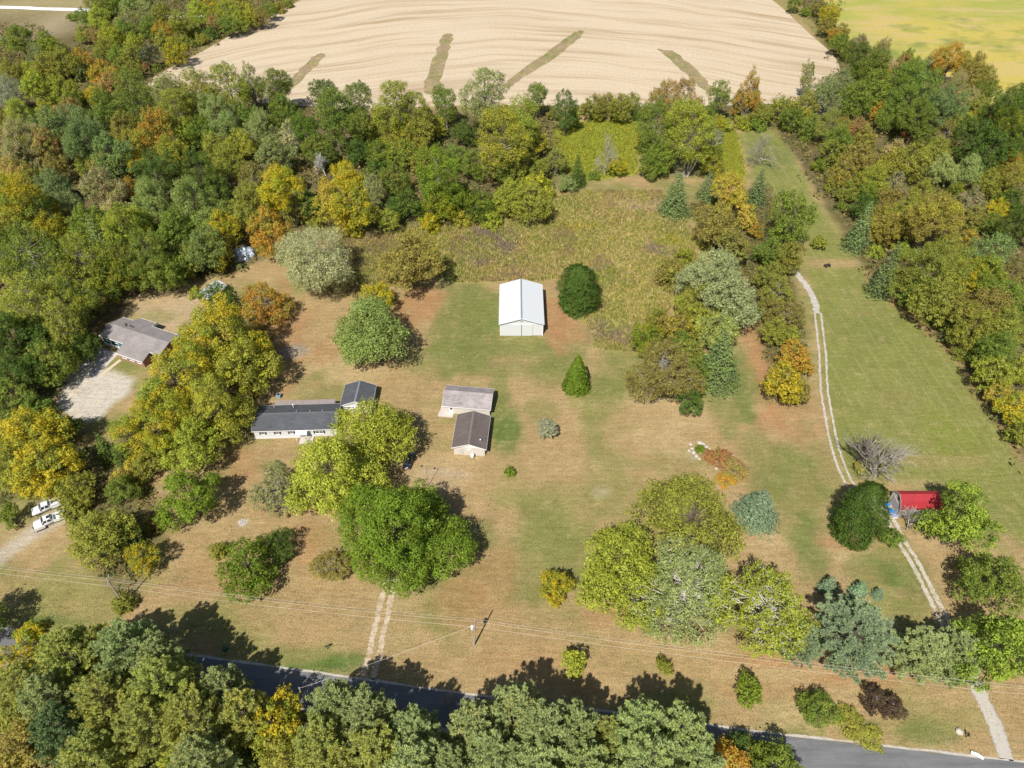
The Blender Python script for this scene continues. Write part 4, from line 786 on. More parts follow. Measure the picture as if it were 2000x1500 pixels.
def grass(name, P, r, h, wd, colf, label, cat, blades=4):
    n = len(P); Pq = np.repeat(P, blades, 0); k = len(Pq); B = np.concatenate([Pq + r.normal(size=(k, 2)) * .16, np.zeros((k, 1))], 1)
    hq = np.repeat(h, blades)[:, None] * r.uniform(.6, 1.15, (k, 1)); D = unit(np.concatenate([r.normal(size=(k, 2)) * .38, np.ones((k, 1))], 1)); a = r.random(k) * 6.28
    S = np.stack([np.cos(a), np.sin(a), np.zeros(k)], 1) * wd
    V_ = np.stack([B - S, B + S, B + D * hq + S * .25 + np.concatenate([r.normal(size=(k, 2)) * .12, np.zeros((k, 1))], 1)], 1).reshape(-1, 3)
    c_ = colf(P, r); c_ = np.repeat(c_, blades, 0) * r.uniform(.75, 1.3, (k, 1)); return stuffmesh(name, V_, 3, np.concatenate([c_, np.ones((k, 1))], 1), label, cat, TUFT)
def ground_at(P):
    ix = np.clip(np.searchsorted(gx, P[:, 0]), 0, nx - 1); iy = np.clip(np.searchsorted(gy, P[:, 1]), 0, ny - 1); return C[iy * nx + ix]
def mead_col(P, r):
    c_ = ground_at(P) * 1.45; q = fbm(P[:, 0] * .12, P[:, 1] * .12, 91, 3)[:, None]; k = r.random((len(P), 1))
    c_ = np.where((k < .25) & (q > .42), np.array((.55, .45, .20)), c_); c_ = np.where((k < .3) & (q < .40), np.array((.30, .24, .17)), c_); c_ = np.where((k > .62) & (q > .45), np.array((.26, .30, .06)), c_); c_ = np.where((k > .95) & (q > .55), np.array((.46, .42, .05)), c_); return c_
P, r = scatter([MEADOW], 60000, 5); grass('meadow_grass', P, r, .55 + .7 * fbm(P[:, 0] * .1, P[:, 1] * .1, 12, 3), .13, mead_col, 'tall dry meadow grass behind the white barn', 'grass', 4)
P, r = scatter([pts(1085, 258, 1130, 242, 1200, 236, 1245, 240, 1240, 340, 1150, 350, 1100, 330, 1085, 290), pts(1418, 250, 1430, 255, 1450, 340, 1440, 350, 1412, 320, 1405, 270)], 16000, 6); P = P + r.normal(size=P.shape) * .9
grass('goldenrod', P, r, .35 + .25 * r.random(len(P)), .28, lambda P, r: np.where(r.random((len(P), 1)) < .5, np.array((.36, .35, .04)), np.array((.27, .31, .045))), 'yellow goldenrod patch behind the meadow and beside the mown field', 'wildflowers', 3)
YARD = pts(-60, 1215, 370, 1272, 690, 1318, 930, 1352, 1500, 1425, 1905, 1470, 2080, 1400, 2040, 900, 1900, 770, 1700, 540, 1580, 520, 1600, 800, 1440, 640, 1290, 680, 1100, 570, 880, 556, 700, 590, 560, 640, 480, 860, 330, 1000, 250, 1180, -60, 1060)
def lawn_col(P, r):
    k = r.random((len(P), 1)); c_ = ground_at(P) * r.uniform(.7, 1.55, (len(P), 1)); c_ = np.where(k < .07, np.array((.42, .27, .10)), c_); return np.where(k > .93, np.array((.14, .19, .045)), c_)
P, r = scatter([YARD], 90000, 8); grass('lawn_tufts', P, r, .05 + .10 * r.random(len(P)), .10, lawn_col, 'mown grass tufts and fallen leaves across the lawns', 'grass', 2)
# undergrowth filling the woods
CLEARING = pts(-60, -60, 185, -60, 172, 40, 150, 70, 160, 105, 110, 84, 90, 52, -60, 48)
def brush(name, polys, n, seed, label, size=(.9, 2.6), jit=1.8, lf=(.7, 1.3)):
    P, r = scatter(polys, n, seed); P = P[~inpoly(P[:, 0], P[:, 1], CLEARING)]; P = P + r.normal(size=P.shape) * jit; m_ = 8; k = len(P) * m_; R = r.uniform(*size, len(P)); d = unit(r.normal(size=(k, 3))); d[:, 2] = np.abs(d[:, 2])
    cen = np.repeat(np.concatenate([P, np.zeros((len(P), 1))], 1), m_, 0) + d * np.repeat(R, m_)[:, None] * np.array((1, 1, 1.1))
    base = np.array(((.08, .11, .03), (.13, .15, .04), (.19, .15, .05), (.23, .22, .06), (.11, .15, .04), (.26, .19, .06)))[r.integers(0, 6, len(P))]
    c_ = np.repeat(base, m_, 0) * r.uniform(.7, 1.35, (k, 1)); V_ = leaf_quads(cen, unit(d + r.normal(size=d.shape) * .5), r.uniform(*lf, k), r)
    stuffmesh(name, V_, 4, np.concatenate([c_, np.ones((k, 1))], 1), label, 'undergrowth', TUFT)
brush('undergrowth', [WOODS[0]], 15000, 15, 'tangled undergrowth on the floor of the left woods')
brush('undergrowth', [WOODS[1]], 10000, 16, 'tangled undergrowth on the floor of the right woods')
brush('undergrowth', [WOODS[3], WOODS[4], WOODS[5], WOODS[6]], 3600, 17, 'tangled undergrowth beneath the thicket, yard trees and roadside pines', (.3, 1.0), .5, (.3, .6))

# ------------------------------------------------------------------ buildings
white_rib = ribbed('white_steel', (.59, .61, .62), .28, 0, .35, .5, .02, .02)
white_roof = ribbed('white_steel_roof', (.555, .575, .59), .28, 1, .35, .5, .02, .02)
grey_trim = plain('grey_trim', (.22, .24, .26), .5); white_trim = plain('white_trim', (.80, .80, .78), .5, var=.04)
siding = ribbed('white_siding', (.58, .60, .61), .2, 2, .5, .4, .04, .02); block = plain('pale_block', (.56, .52, .47), .9, var=.12, scale=1.2)
slate = shingle('slate_shingle', (.062, .066, .075), (.085, .09, .10), .45); brown_sh = shingle('brown_shingle', (.105, .085, .078), (.13, .108, .098), .4)
grey_sh = shingle('grey_shingle', (.22, .195, .20), (.30, .265, .26), .75); taupe_sh = shingle('taupe_shingle', (.205, .185, .18), (.25, .225, .22), .5)
rusty = ribbed('rusty_sheet', (.30, .27, .26), .3, 0, .6, .4, .2, .03, ((.33, .16, .12), .5)); red_roof = ribbed('red_steel_roof', (.32, .018, .028), .3, 0, .5, .4, .3, .03, ((.22, .03, .03), .52))
brick_m = None
m, t, b, o = nodes('red_brick'); co = N(t, 'ShaderNodeTexCoord').outputs['Object']; br = N(t, 'ShaderNodeTexBrick'); br.inputs['Scale'].default_value = 1; br.inputs['Brick Width'].default_value = .22; br.inputs['Row Height'].default_value = .075; br.inputs['Mortar Size'].default_value = .008
br.inputs['Color1'].default_value = (.30, .11, .075, 1); br.inputs['Color2'].default_value = (.22, .085, .06, 1); br.inputs['Mortar'].default_value = (.4, .36, .32, 1)
mp = N(t, 'ShaderNodeMapping'); mp.inputs['Rotation'].default_value = (math.pi / 2, 0, 0); t.links.new(co, mp.inputs[0]); t.links.new(mp.outputs[0], br.inputs['Vector']); t.links.new(br.outputs[0], b.inputs['Base Color']); b.inputs['Roughness'].default_value = .9; brick_m = m
glass = glassy('window_glass'); dark = plain('dark_gap', (.03, .03, .03), .8); shutter_m = plain('black_shutter', (.025, .027, .03), .6); teal = plain('teal_siding', (.045, .22, .27), .6, var=.08); metal = plain('galvanised', (.5, .52, .54), .35, .7, var=.1); blackm = plain('black_metal', (.03, .03, .03), .5)
green_lat = plain('green_wall', (.06, .16, .13), .7)

def gable(root, x0, x1, y0, y1, eave, ridge, axis, wall_m, roof_m, over=.35, overg=.3, ry=None, cap=None, fascia=None, thick=.13, wall_gable=None):
    """walls with gable ends, two roof slopes, ridge cap and eave boards; ridge runs along axis; ry = ridge position"""
    a0, a1, u0, u1 = (x0, x1, y0, y1) if axis == 'x' else (y0, y1, x0, x1)
    ur = ry if ry is not None else (u0 + u1) / 2
    sl = lambda u: ridge - (ridge - eave) * (abs(u - ur) / ((ur - u0) if u < ur else (u1 - ur)))
    MB().prism([(u0, -.1), (u1, -.1), (u1, eave - .02), (ur, ridge - .02), (u0, eave - .02)], a0, a1, axis).build('wall', wall_m, root)
    for s, ue, uo in ((-1, u0, u0 - over), (1, u1, u1 + over)):
        k = (ridge - eave) / abs(ue - ur); ze = eave - k * over
        prof = [(uo, ze), (ur + .0 * s, ridge), (ur, ridge + thick), (uo, ze + thick)]
        rf = MB().prism(prof, a0 - overg, a1 + overg, axis).build('roof', roof_m, root)
        if fascia:
            MB().prism([(uo - .03 if s < 0 else uo + .003, ze - .06), (uo - .003 if s < 0 else uo + .03, ze - .06), (uo - .003 if s < 0 else uo + .03, ze + thick + .01), (uo - .03 if s < 0 else uo + .003, ze + thick + .01)], a0 - overg, a1 + overg, axis).build('gutter', fascia, rf)
            for e, q in ((a0 - overg - .03, a0 - overg - .003), (a1 + overg + .003, a1 + overg + .03)):
                MB().prism([(uo, ze - .08), (ur, ridge - .08), (ur, ridge + thick + .01), (uo, ze + thick + .01)], e, q, axis).build('rake_board', fascia, rf)
    if cap:
        k0 = (ridge - eave) / (ur - u0); k1 = (ridge - eave) / (u1 - ur); z = ridge + thick
        MB().prism([(ur - .22, z - .22 * k0 + .004), (ur, z + .004), (ur + .22, z - .22 * k1 + .004), (ur + .22, z - .22 * k1 + .035), (ur, z + .04), (ur - .22, z - .22 * k0 + .035)], a0 - overg - .01, a1 + overg + .01, axis).build('ridge_cap', cap, root)
def window(root, x, y, z, w_, h_, frame=None, shut=0, name='window', n=1):
    """window on a wall facing -y"""
    f = MB(); f.box(x - w_ / 2, x + w_ / 2, y - .05, y - .003, z, z + .07).box(x - w_ / 2, x + w_ / 2, y - .05, y - .003, z + h_ - .07, z + h_)
    for i in range(n + 1):
        q = x - w_ / 2 + (w_ - .07) * i / n; f.box(q, q + .07, y - .049, y - .004, z + .07, z + h_ - .07)
    f.box(x - w_ / 2 + .07, x + w_ / 2 - .07, y - .045, y - .005, z + h_ * .5 - .025, z + h_ * .5 + .025)
    fo = f.build(name, frame or white_trim, root); MB().box(x - w_ / 2 + .05, x + w_ / 2 - .05, y - .03, y - .006, z + .05, z + h_ - .05).build('pane', glass, fo)
    MB().box(x - w_ / 2 - .05, x + w_ / 2 + .05, y - .12, y - .002, z - .06, z - .003).build('sill', white_trim, fo)
    if shut:
        for s in (-1, 1):
            xc = x + s * (w_ / 2 + shut / 2 + .02); so = MB().box(xc - shut / 2, xc + shut / 2, y - .06, y - .003, z - .03, z + h_ + .03).build('shutter', shutter_m, fo)
    return fo

# white pole barn
p = at(977, 655.5); B = empty('pole_barn', (p[0], p[1], 0)); Wd = 11.0
tag(B, 'large white metal pole barn with sliding doors on the back lawn', 'barn')
gable(B, 0, Wd, 0, 16.6, 3.95, 5.75, 'y', white_rib, white_roof, .3, .25, cap=grey_trim, fascia=white_trim, thick=.1)
for s in (-1, 1):
    dr = MB().box(*sorted((Wd / 2 + s * .06, Wd / 2 + s * 2.75)), -.14, -.05, .08, 3.72).build('sliding_door', white_rib, B)
    MB().box(*sorted((Wd / 2 + s * 2.70, Wd / 2 + s * 2.78)), -.17, -.142, .08, 3.72).build('door_edge', plain('pale_trim', (.6, .62, .64), .5) if s < 0 else MATS['pale_trim'], dr)
    MB().box(*sorted((Wd / 2 + s * .03, Wd / 2 + s * .09)), -.18, -.145, .08, 3.72).build('door_edge', grey_trim, dr)
MB().box(.05, Wd - .05, -.10, -.003, 3.76, 3.86).build('door_rail', MATS['pale_trim'], B)
for s in (-1, 1):
    MB().add([(Wd / 2, -.30, 5.72), (Wd / 2, -.30, 5.60), (Wd / 2 + s * 5.7, -.30, 3.78), (Wd / 2 + s * 5.7, -.30, 3.90), (Wd / 2, -.35, 5.72), (Wd / 2, -.35, 5.60), (Wd / 2 + s * 5.7, -.35, 3.78), (Wd / 2 + s * 5.7, -.35, 3.90)],
             [(0, 1, 2, 3), (4, 7, 6, 5), (0, 4, 5, 1), (1, 5, 6, 2), (2, 6, 7, 3), (3, 7, 4, 0)]).build('gable_trim', grey_trim, B)
MB().box(Wd / 2 - .2, Wd / 2 + .2, -.16, -.004, 4.75, 5.0).build('gable_lamp', metal, B)
for s in (0, 1): MB().box(-.04 if s == 0 else Wd - .12, .12 if s == 0 else Wd + .04, -.05, -.003, 0, 3.74).build('corner_trim', white_trim, B)
MB().box(7.9, 10.6, -.06, -.002, -.05, .14).build('base_board', plain('muddy_board', (.3, .25, .2), .9), B)

# white ranch house
RH = empty('ranch_house', (-57.3, 106.85, 0), math.radians(2.2)); tag(RH, 'long white ranch house with charcoal roof and black shutters', 'house')
gable(RH, 0, 18.2, 0, 7.3, 2.55, 3.95, 'x', siding, slate, .35, .3, cap=plain('slate_cap', (.10, .105, .115), .85), fascia=white_trim)
for x in (2.0, 5.2, 8.3): window(RH, x, 0, 1.15, .75, .95, None, .38)
window(RH, 14.4, 0, 1.05, 1.75, 1.1, None, .38, 'picture_window', 2)
do = MB().box(11.6, 12.5, -.08, -.003, .2, 2.25).build('front_door', plain('door_green', (.16, .28, .27), .5), RH); MB().tube([(12.4, -.14, 1.15), (12.4, -.08, 1.15)], .04, 6).build('handle', metal, do)
aw = MB().prism([(-1.5, 2.16), (-.01, 2.40), (-.01, 2.46), (-1.5, 2.22)], 9.4, 12.0, 'x').build('porch_canopy', white_rib, RH)
for x in (9.5, 11.9): MB().box(x - .05, x + .05, -1.45, -1.35, .15, 2.15).build('canopy_post', white_trim, aw)
MB().box(10.0, 13.0, -2.2, -.01, -.05, .16).build('porch_slab', conc, RH)
for x in (9.2, 12.2, 15.0): MB().box(x - .12, x + .12, 3.95, 4.2, 3.9, 4.22).build('roof_vent', grey_trim, RH)
MB().lathe([(.09, 3.3), (.09, 4.15), (.17, 4.16), (.17, 4.28), (.05, 4.36)], 8.0, 6.1, 10).build('vent_pipe', plain('pale_pipe', (.7, .7, .7), .4), RH)
MB().lathe([(.06, 2.9), (.06, 3.45)], 3.5, 6.6, 8).build('vent_pipe', MATS['pale_pipe'], RH)
mr = MB().prism([(7.67, 2.62), (9.3, 2.35), (9.3, 2.39), (7.67, 2.66)], 3.2, 17.0, 'x').build('back_porch_roof', rusty, RH)
for x in (3.4, 7.8, 12.3, 16.8): MB().box(x - .06, x + .06, 9.1, 9.2, 0, 2.36).build('porch_post', white_trim, mr)
MB().box(18.22, 18.30, 1.2, 6.0, 0, 2.3).build('side_wall', green_lat, RH)
MB().box(-.4, 12.9, -.30, -.004, -.05, .10).build('foundation', conc, RH)

# garage
GA = empty('garage', (-39.1, 114.75, 0), math.radians(-1)); tag(GA, 'white two-door garage with dark slate roof behind the ranch house', 'garage')
gable(GA, 0, 6.7, 0, 6.4, 2.5, 3.85, 'y', siding, slate, .35, .3, cap=plain('blue_cap', (.17, .19, .21), .8), fascia=white_trim)
for x in (.35, 3.5):
    gd = MB().box(x, x + 2.8, -.07, -.003, .03, 2.15).build('garage_door', white_trim, GA)
    for k in range(4): MB().box(x + .22 + k * .62, x + .68 + k * .62, -.085, -.072, 1.72, 1.98).build('pane', glass, gd)
    for k in range(3): MB().box(x + .02, x + 2.78, -.08, -.072, .5 + k * .52, .525 + k * .52).build('panel_seam', MATS['pale_trim'], gd)
MB().box(3.18, 3.47, -.06, -.002, 0, 2.4).build('centre_post', MATS['pale_trim'], GA)

# long grey-roofed shed
S1 = empty('garden_shed', (-15.75, 114.75, 0), math.radians(-6.5)); tag(S1, 'long pale shed with weathered grey shingle roof behind the brown shed', 'shed')
gable(S1, 0, 10.7, 0, 6.3, 2.45, 3.7, 'x', block, grey_sh, .35, .3, fascia=white_trim, ry=3.6)
dr = MB().box(1.35, 2.25, -.07, -.003, .1, 2.15).build('door', white_trim, S1); MB().box(1.55, 2.05, -.09, -.073, 1.25, 1.9).build('pane', glass, dr); MB().tube([(2.15, -.12, 1.0), (2.15, -.07, 1.0)], .04, 6).build('handle', metal, dr)
MB().box(-1.2, 2.3, -1.4, -.01, -.05, .14).build('concrete_step', conc, S1); MB().box(-.95, -.01, -.005, 5.2, -.05, .12).build('side_step', conc, S1)

# brown-roofed shed
S2 = empty('garden_shed', (-12.65, 102.15, 0), math.radians(-4.2)); tag(S2, 'pale block shed with brown gable roof and white gable trim', 'shed')
gable(S2, 0, 6.75, 0, 9.2, 2.6, 3.85, 'y', block, brown_sh, .42, .42, cap=plain('brown_cap', (.17, .14, .13), .85), fascia=white_trim)
MB().add([(-.05, -.03, 2.55), (6.8, -.03, 2.55), (3.375, -.03, 3.83), (-.05, -.004, 2.55), (6.8, -.004, 2.55), (3.375, -.004, 3.83)], [(0, 1, 2), (3, 5, 4), (0, 3, 4, 1), (1, 4, 5, 2), (2, 5, 3, 0)]).build('gable_panel', white_trim, S2)
window(S2, 3.3, 0, 1.85, .75, .4); dr = MB().box(1.15, 2.05, -.06, -.003, .05, 2.05).build('door', plain('tan_door', (.5, .47, .42), .7), S2); MB().tube([(1.95, -.11, 1.0), (1.95, -.06, 1.0)], .04, 6).build('handle', metal, dr)
tv = MB().lathe([(.10, 2.7), (.10, 3.25), (.26, 3.3), (.30, 3.48), (.22, 3.66), (.05, 3.72)], 5.7, 1.6, 12).build('turbine_vent', metal, S2, smooth=True); MB().box(5.3, 5.9, 1.15, 1.45, 3.02, 3.08).build('flashing', metal, tv)
TK = empty('propane_tank', S2.matrix_world @ Vector((0, 0, 0)) if False else (-8.6, 101.0, 0)); tag(TK, 'upright white propane tank against the brown shed wall', 'tank')
MB().lathe([(.30, 0), (.40, .02), (.40, 1.15), (.34, 1.36), (.16, 1.48)], 0, 0, 16).build('vessel', plain('tank_white', (.84, .84, .84), .35, var=.03), TK, smooth=True); MB().lathe([(.14, 1.46), (.14, 1.62)], 0, 0, 10).build('valve_collar', MATS['tank_white'], TK)

# brick house at left
BH = empty('brick_house', (-103.9, 138.9, 0), math.radians(-23)); tag(BH, 'brick house with taupe shingle roof and teal front at left', 'house')
def slab(root, x0, x1, y0, z0, y1, z1, name='roof', th=.13, mat=None):
    return MB().prism([(y0, z0), (y1, z1), (y1, z1 + th), (y0, z0 + th)], x0, x1, 'x').build(name, mat or taupe_sh, root)
RZ = 4.15; k = .30; zf = lambda y: RZ - k * abs(y - 3.5)
f1 = slab(BH, -.3, 19.3, -.35, zf(-.35), 3.5, RZ); slab(BH, 7.6, 16.2, -3.25, zf(-3.25), -.352, zf(-.352)); slab(BH, -.3, 19.3, 3.502, RZ - .001, 7.75, zf(7.75)); slab(BH, 3.2, 9.2, 7.752, zf(7.752), 9.75, zf(9.75))
for x0, x1, y in ((-.3, 7.55, -.35), (7.6, 16.2, -3.25), (16.25, 19.3, -.35)): MB().box(x0, x1, y - .05, y - .003, zf(y) - .06, zf(y) + .14).build('fascia', white_trim, BH)
for x0, x1, y in ((9.25, 19.3, 7.75), (3.2, 9.2, 9.75), (-.3, 3.15, 7.75)): MB().box(x0, x1, y + .003, y + .06, zf(y) - .06, zf(y) + .15).build('fascia', white_trim, BH)
MB().box(9.203, 9.26, 7.8, 9.78, zf(9.75) - .05, zf(7.8) + .12).build('fascia', white_trim, BH)
MB().prism([(.6, -.1), (7.3, -.1), (7.3, zf(7.3) - .02), (3.5, RZ - .02), (.6, zf(.6) - .02)], 0, 7.7, 'x').build('wall', teal, BH)
MB().prism([(0, -.1), (7.3, -.1), (7.3, zf(7.3) - .02), (3.5, RZ - .02), (0, zf(0) - .02)], 7.705, 19, 'x').build('wall', brick_m, BH)
MB().box(8.0, 15.8, -2.85, -.005, -.1, zf(-2.85) - .02).build('wall', brick_m, BH); MB().box(3.5, 8.9, 7.305, 9.3, -.1, zf(9.3) - .02).build('wall', teal, BH)
MB().box(.0, 7.6, -.12, -.02, 0, .85).build('porch_wall', white_trim, BH)
for x in (.05, 2.6, 5.1, 7.5): MB().box(x - .07, x + .07, -.14, .02, .853, zf(0) - .03).build('porch_post', white_trim, BH)
for x in (3.4, 6.0): window(BH, x, .6, 1.1, 1.1, 1.1)
window(BH, 1.3, .6, .9, 1.6, 1.4, None, 0, 'picture_window', 2)
for x in (9.6, 12.0, 14.4): window(BH, x, -2.85, .95, 1.3, .9)
MB().box(14.7, 16.25, -3.3, -2.0, 2.36, 2.42).build('porch_roof', taupe_sh, BH) if False else None
for x, y in ((3.5, 5.2), (4.3, 4.6), (5.3, 5.0), (6.2, 4.9)): MB().box(x - .18, x + .18, y - .18, y + .18, zf(y) + .08, zf(y) + .36).build('roof_vent', blackm, BH)
# white-roofed outbuilding and silver tarp in the trees
p = at(392, 590); SH = empty('outbuilding', (p[0] + 1.5, p[1] + 1.5, 0), math.radians(-23)); tag(SH, 'outbuilding with bright white metal roof half hidden by trees', 'shed')
gable(SH, -1, 3.2, -1, 4.4, 2.3, 3.3, 'y', siding, white_roof, .3, .3, fascia=white_trim)
p = at(476, 500); TP = empty('covered_pile', (p[0], p[1], 0)); tag(TP, 'heap under a crumpled silver tarp in a gap of the woods', 'pile')
r = np.random.default_rng(3); bm = bmesh.new(); bmesh.ops.create_icosphere(bm, subdivisions=4, radius=1)
for v in bm.verts:
    k = 1 + .10 * math.sin(v.co.x * 9 + v.co.y * 4) + .08 * math.sin(v.co.y * 13 + v.co.z * 7) + r.normal() * .03; v.co = Vector((v.co.x * 3.2 * k, v.co.y * 3.0 * k, max(-.05, v.co.z * 2.6 * k)))
me = bpy.data.meshes.new('tarp'); bm.to_mesh(me); bm.free(); link('tarp', me, TP, plain('silver_tarp', (.40, .46, .54), .35, .3, var=.2, scale=.9))
MB().tube([(2.9 * math.cos(a), 2.8 * math.sin(a), .12) for a in np.linspace(0, 6.28, 20)], .05, 5).build('rope', plain('rope', (.4, .35, .25), .9), TP)
# red gambrel barn
fb = at(1736, 973); nb = at(1751, 1007); RB = empty('red_barn', (nb[0] + .2, nb[1], 0), 0); tag(RB, 'small barn with bright red metal roof and pale gable end', 'barn')
dp = fb[1] - nb[1]; prof = [(0, -.1), (dp, -.1), (dp, 2.3), (dp - .9, 3.5), (dp / 2, 4.2), (.9, 3.5), (0, 2.3)]
MB().prism(prof, 0, 8, 'x').build('wall', plain('pale_boards', (.52, .50, .46), .8, var=.15), RB)
rp = [(-.2, 2.15), (.9, 3.52), (dp / 2, 4.22), (dp - .9, 3.52), (dp + .2, 2.15)]
for i in range(4):
    (a0, z0), (a1, z1) = rp[i], rp[i + 1]; MB().prism([(a0, z0 + .003 * i), (a1, z1), (a1, z1 + .09), (a0, z0 + .09)], -.25, 8.25, 'x').build('roof', red_roof, RB)
for i in range(4):
    (a0, z0), (a1, z1) = rp[i], rp[i + 1]; MB().prism([(a0, z0 - .12), (a1, z1 - .12), (a1, z1 + .10), (a0, z0 + .10)], -.32, -.253, 'x').build('rake_board', plain('rake_grey', (.3, .31, .29), .6) if i == 0 else MATS['rake_grey'], RB)
MB().box(-.06, -.003, dp / 2 - .45, dp / 2 + .25, 2.55, 3.2).build('loft_window', blackm, RB)
dd = MB().box(-.08, -.003, dp / 2 - 1.3, dp / 2 + 1.3, 0, 2.1).build('barn_door', plain('grey_door', (.42, .40, .38), .8), RB)
for s in (-1.25, 0, 1.2): MB().box(-.11, -.083, dp / 2 + s - .05, dp / 2 + s + .05, .05, 2.05).build('batten', MATS['rake_grey'], dd)
BT = empty('blue_tarp', (nb[0] - .9, nb[1] + dp * .42, 0)); tag(BT, 'blue tarp spread over things along the red barn gable', 'tarp')
V_ = []; F_ = []; nxx, nyy = 8, 22
for j in range(nyy):
    for i in range(nxx): u = i / (nxx - 1); q = j / (nyy - 1); V_.append(((u - .5) * 1.3 + .1 * math.sin(q * 9), (q - .5) * dp * .78, .12 + 1.0 * math.sin(u * 3.14) * (.6 + .4 * math.sin(q * 11)) + .06 * math.sin(i * 3 + j * 2)))
for j in range(nyy - 1):
    for i in range(nxx - 1): a_ = j * nxx + i; F_.append((a_, a_ + 1, a_ + nxx + 1, a_ + nxx))
tb = link('cover', mesh('cover', V_, F_), BT, plain('blue_sheet', (.02, .20, .55), .4, var=.2)); tb.modifiers.new('thick', 'SOLIDIFY').thickness = .02
for q in (-.3, .05, .3): MB().box(-.45, .45, q * dp - .35, q * dp + .35, 0, .55).build('crate', plain('crate_wood', (.4, .33, .24), .9) if q < 0 else MATS['crate_wood'], BT)
CB = empty('storage_tote', (nb[0] - .6, nb[1] - .4, 0)); tag(CB, 'pale storage tote at the near corner of the red barn', 'box'); MB().box(-.5, .5, -.35, .35, 0, .6).build('tub', plain('tote_grey', (.6, .6, .62), .5), CB, .04); MB().box(-.54, .54, -.39, .39, .603, .68).build('lid', plain('tote_lid', (.25, .3, .5), .5), CB, .02)

# ------------------------------------------------------------------ vehicles
tyre_m = plain('tyre', (.015, .015, .015), .85); rim_m = plain('rim', (.45, .45, .46), .35, .8); lamp_m = glassy('headlight_glass', (.6, .6, .6)); tail_m = glassy('tail_glass', (.35, .01, .01))
white_car = paint('white_paint', (.80, .81, .82)); navy_car = paint('navy_paint', (.010, .016, .032)); bumper_m = plain('bumper', (.5, .5, .5), .4, .6)
def wheel(root, x, y, r_=.36, wd=.24):
    wl = MB(); n = 18
    pr = [(r_ * .62, -wd / 2), (r_ * .95, -wd / 2), (r_, -wd / 2 + .04), (r_, wd / 2 - .04), (r_ * .95, wd / 2), (r_ * .62, wd / 2)]
    b0 = 0
    for q, yy in pr:
        for j in range(n): wl.v.append((x + q * math.cos(6.2832 * j / n), y + yy, r_ + q * math.sin(6.2832 * j / n)))
    for i in range(len(pr)):
        for j in range(n): wl.f.append((i * n + j, i * n + (j + 1) % n, ((i + 1) % len(pr)) * n + (j + 1) % n, ((i + 1) % len(pr)) * n + j))
    ty = wl.build('wheel', tyre_m, root); MB().tube([(x, y - wd * .42, r_), (x, y + wd * .42, r_)], r_ * .63, 14).build('rim', rim_m, ty)
def loft(sections):
    """sections: list of (x, [(y, z) ...]) closed rings of equal count"""
    mb = MB(); k = len(sections[0][1])
    for x, ring in sections: mb.v += [(x, y, z) for y, z in ring]
    for i in range(len(sections) - 1):
        for j in range(k): mb.f.append((i * k + j, i * k + (j + 1) % k, (i + 1) * k + (j + 1) % k, (i + 1) * k + j))
    mb.f.append(tuple(range(k))[::-1]); mb.f.append(tuple((len(sections) - 1) * k + j for j in range(k))); return mb
def ring(hw, z0, z1, crown=.03):
    return [(-hw * .93, z0), (hw * .93, z0), (hw, z0 + (z1 - z0) * .35), (hw * .97, z1 - .06), (hw * .86, z1), (0, z1 + crown), (-hw * .86, z1), (-hw * .97, z1 - .06), (-hw, z0 + (z1 - z0) * .35)]
def cabin(root, x0, x1, x2, x3, z0, z1, hwb, hwt, paint_m):
    """greenhouse: windscreen foot x0, roof x1-x2, rear foot x3 (front is +x); returns roof"""
    v = [(x0, -hwb, z0), (x0, hwb, z0), (x3, hwb, z0), (x3, -hwb, z0), (x1, -hwt, z1), (x1, hwt, z1), (x2, hwt, z1), (x2, -hwt, z1)]
    cb = MB().add(v, [(0, 1, 2, 3), (4, 7, 6, 5), (0, 4, 5, 1), (1, 5, 6, 2), (2, 6, 7, 3), (3, 7, 4, 0)]).build('cab', paint_m, root, .05)
    def pane(name, q, inset=.1, off=.012):
        q = [Vector(a_) for a_ in q]; c_ = sum(q, Vector()) / 4; nrm = (q[1] - q[0]).cross(q[3] - q[0]).normalized()
        if nrm.dot(c_ - Vector(((x0 + x3) / 2, 0, (z0 + z1) / 2))) < 0: nrm = -nrm
        q = [c_ + (a_ - c_) * (1 - inset) for a_ in q]; fr = [a_ + nrm * off for a_ in q]; bk = [a_ - nrm * .05 for a_ in q]
        MB().add([*fr, *bk], [(0, 1, 2, 3), (7, 6, 5, 4), (0, 4, 5, 1), (1, 5, 6, 2), (2, 6, 7, 3), (3, 7, 4, 0)]).build(name, glass, cb)
    pane('windscreen', (v[0], v[1], v[5], v[4]), .12); pane('rear_window', (v[2], v[3], v[7], v[6]), .16)
    xm = (x1 + x2) / 2
    for s, (a_, b_, c_, d_) in ((1, (v[1], v[2], v[6], v[5])), (-1, (v[0], v[3], v[7], v[4]))):
        a_, b_, c_, d_ = map(Vector, (a_, b_, c_, d_)); m0 = a_.lerp(b_, .5); m1 = d_.lerp(c_, .5)
        pane('side_window', (a_, m0, m1, d_), .17); pane('side_window', (m0, b_, c_, m1), .17)
    return cb
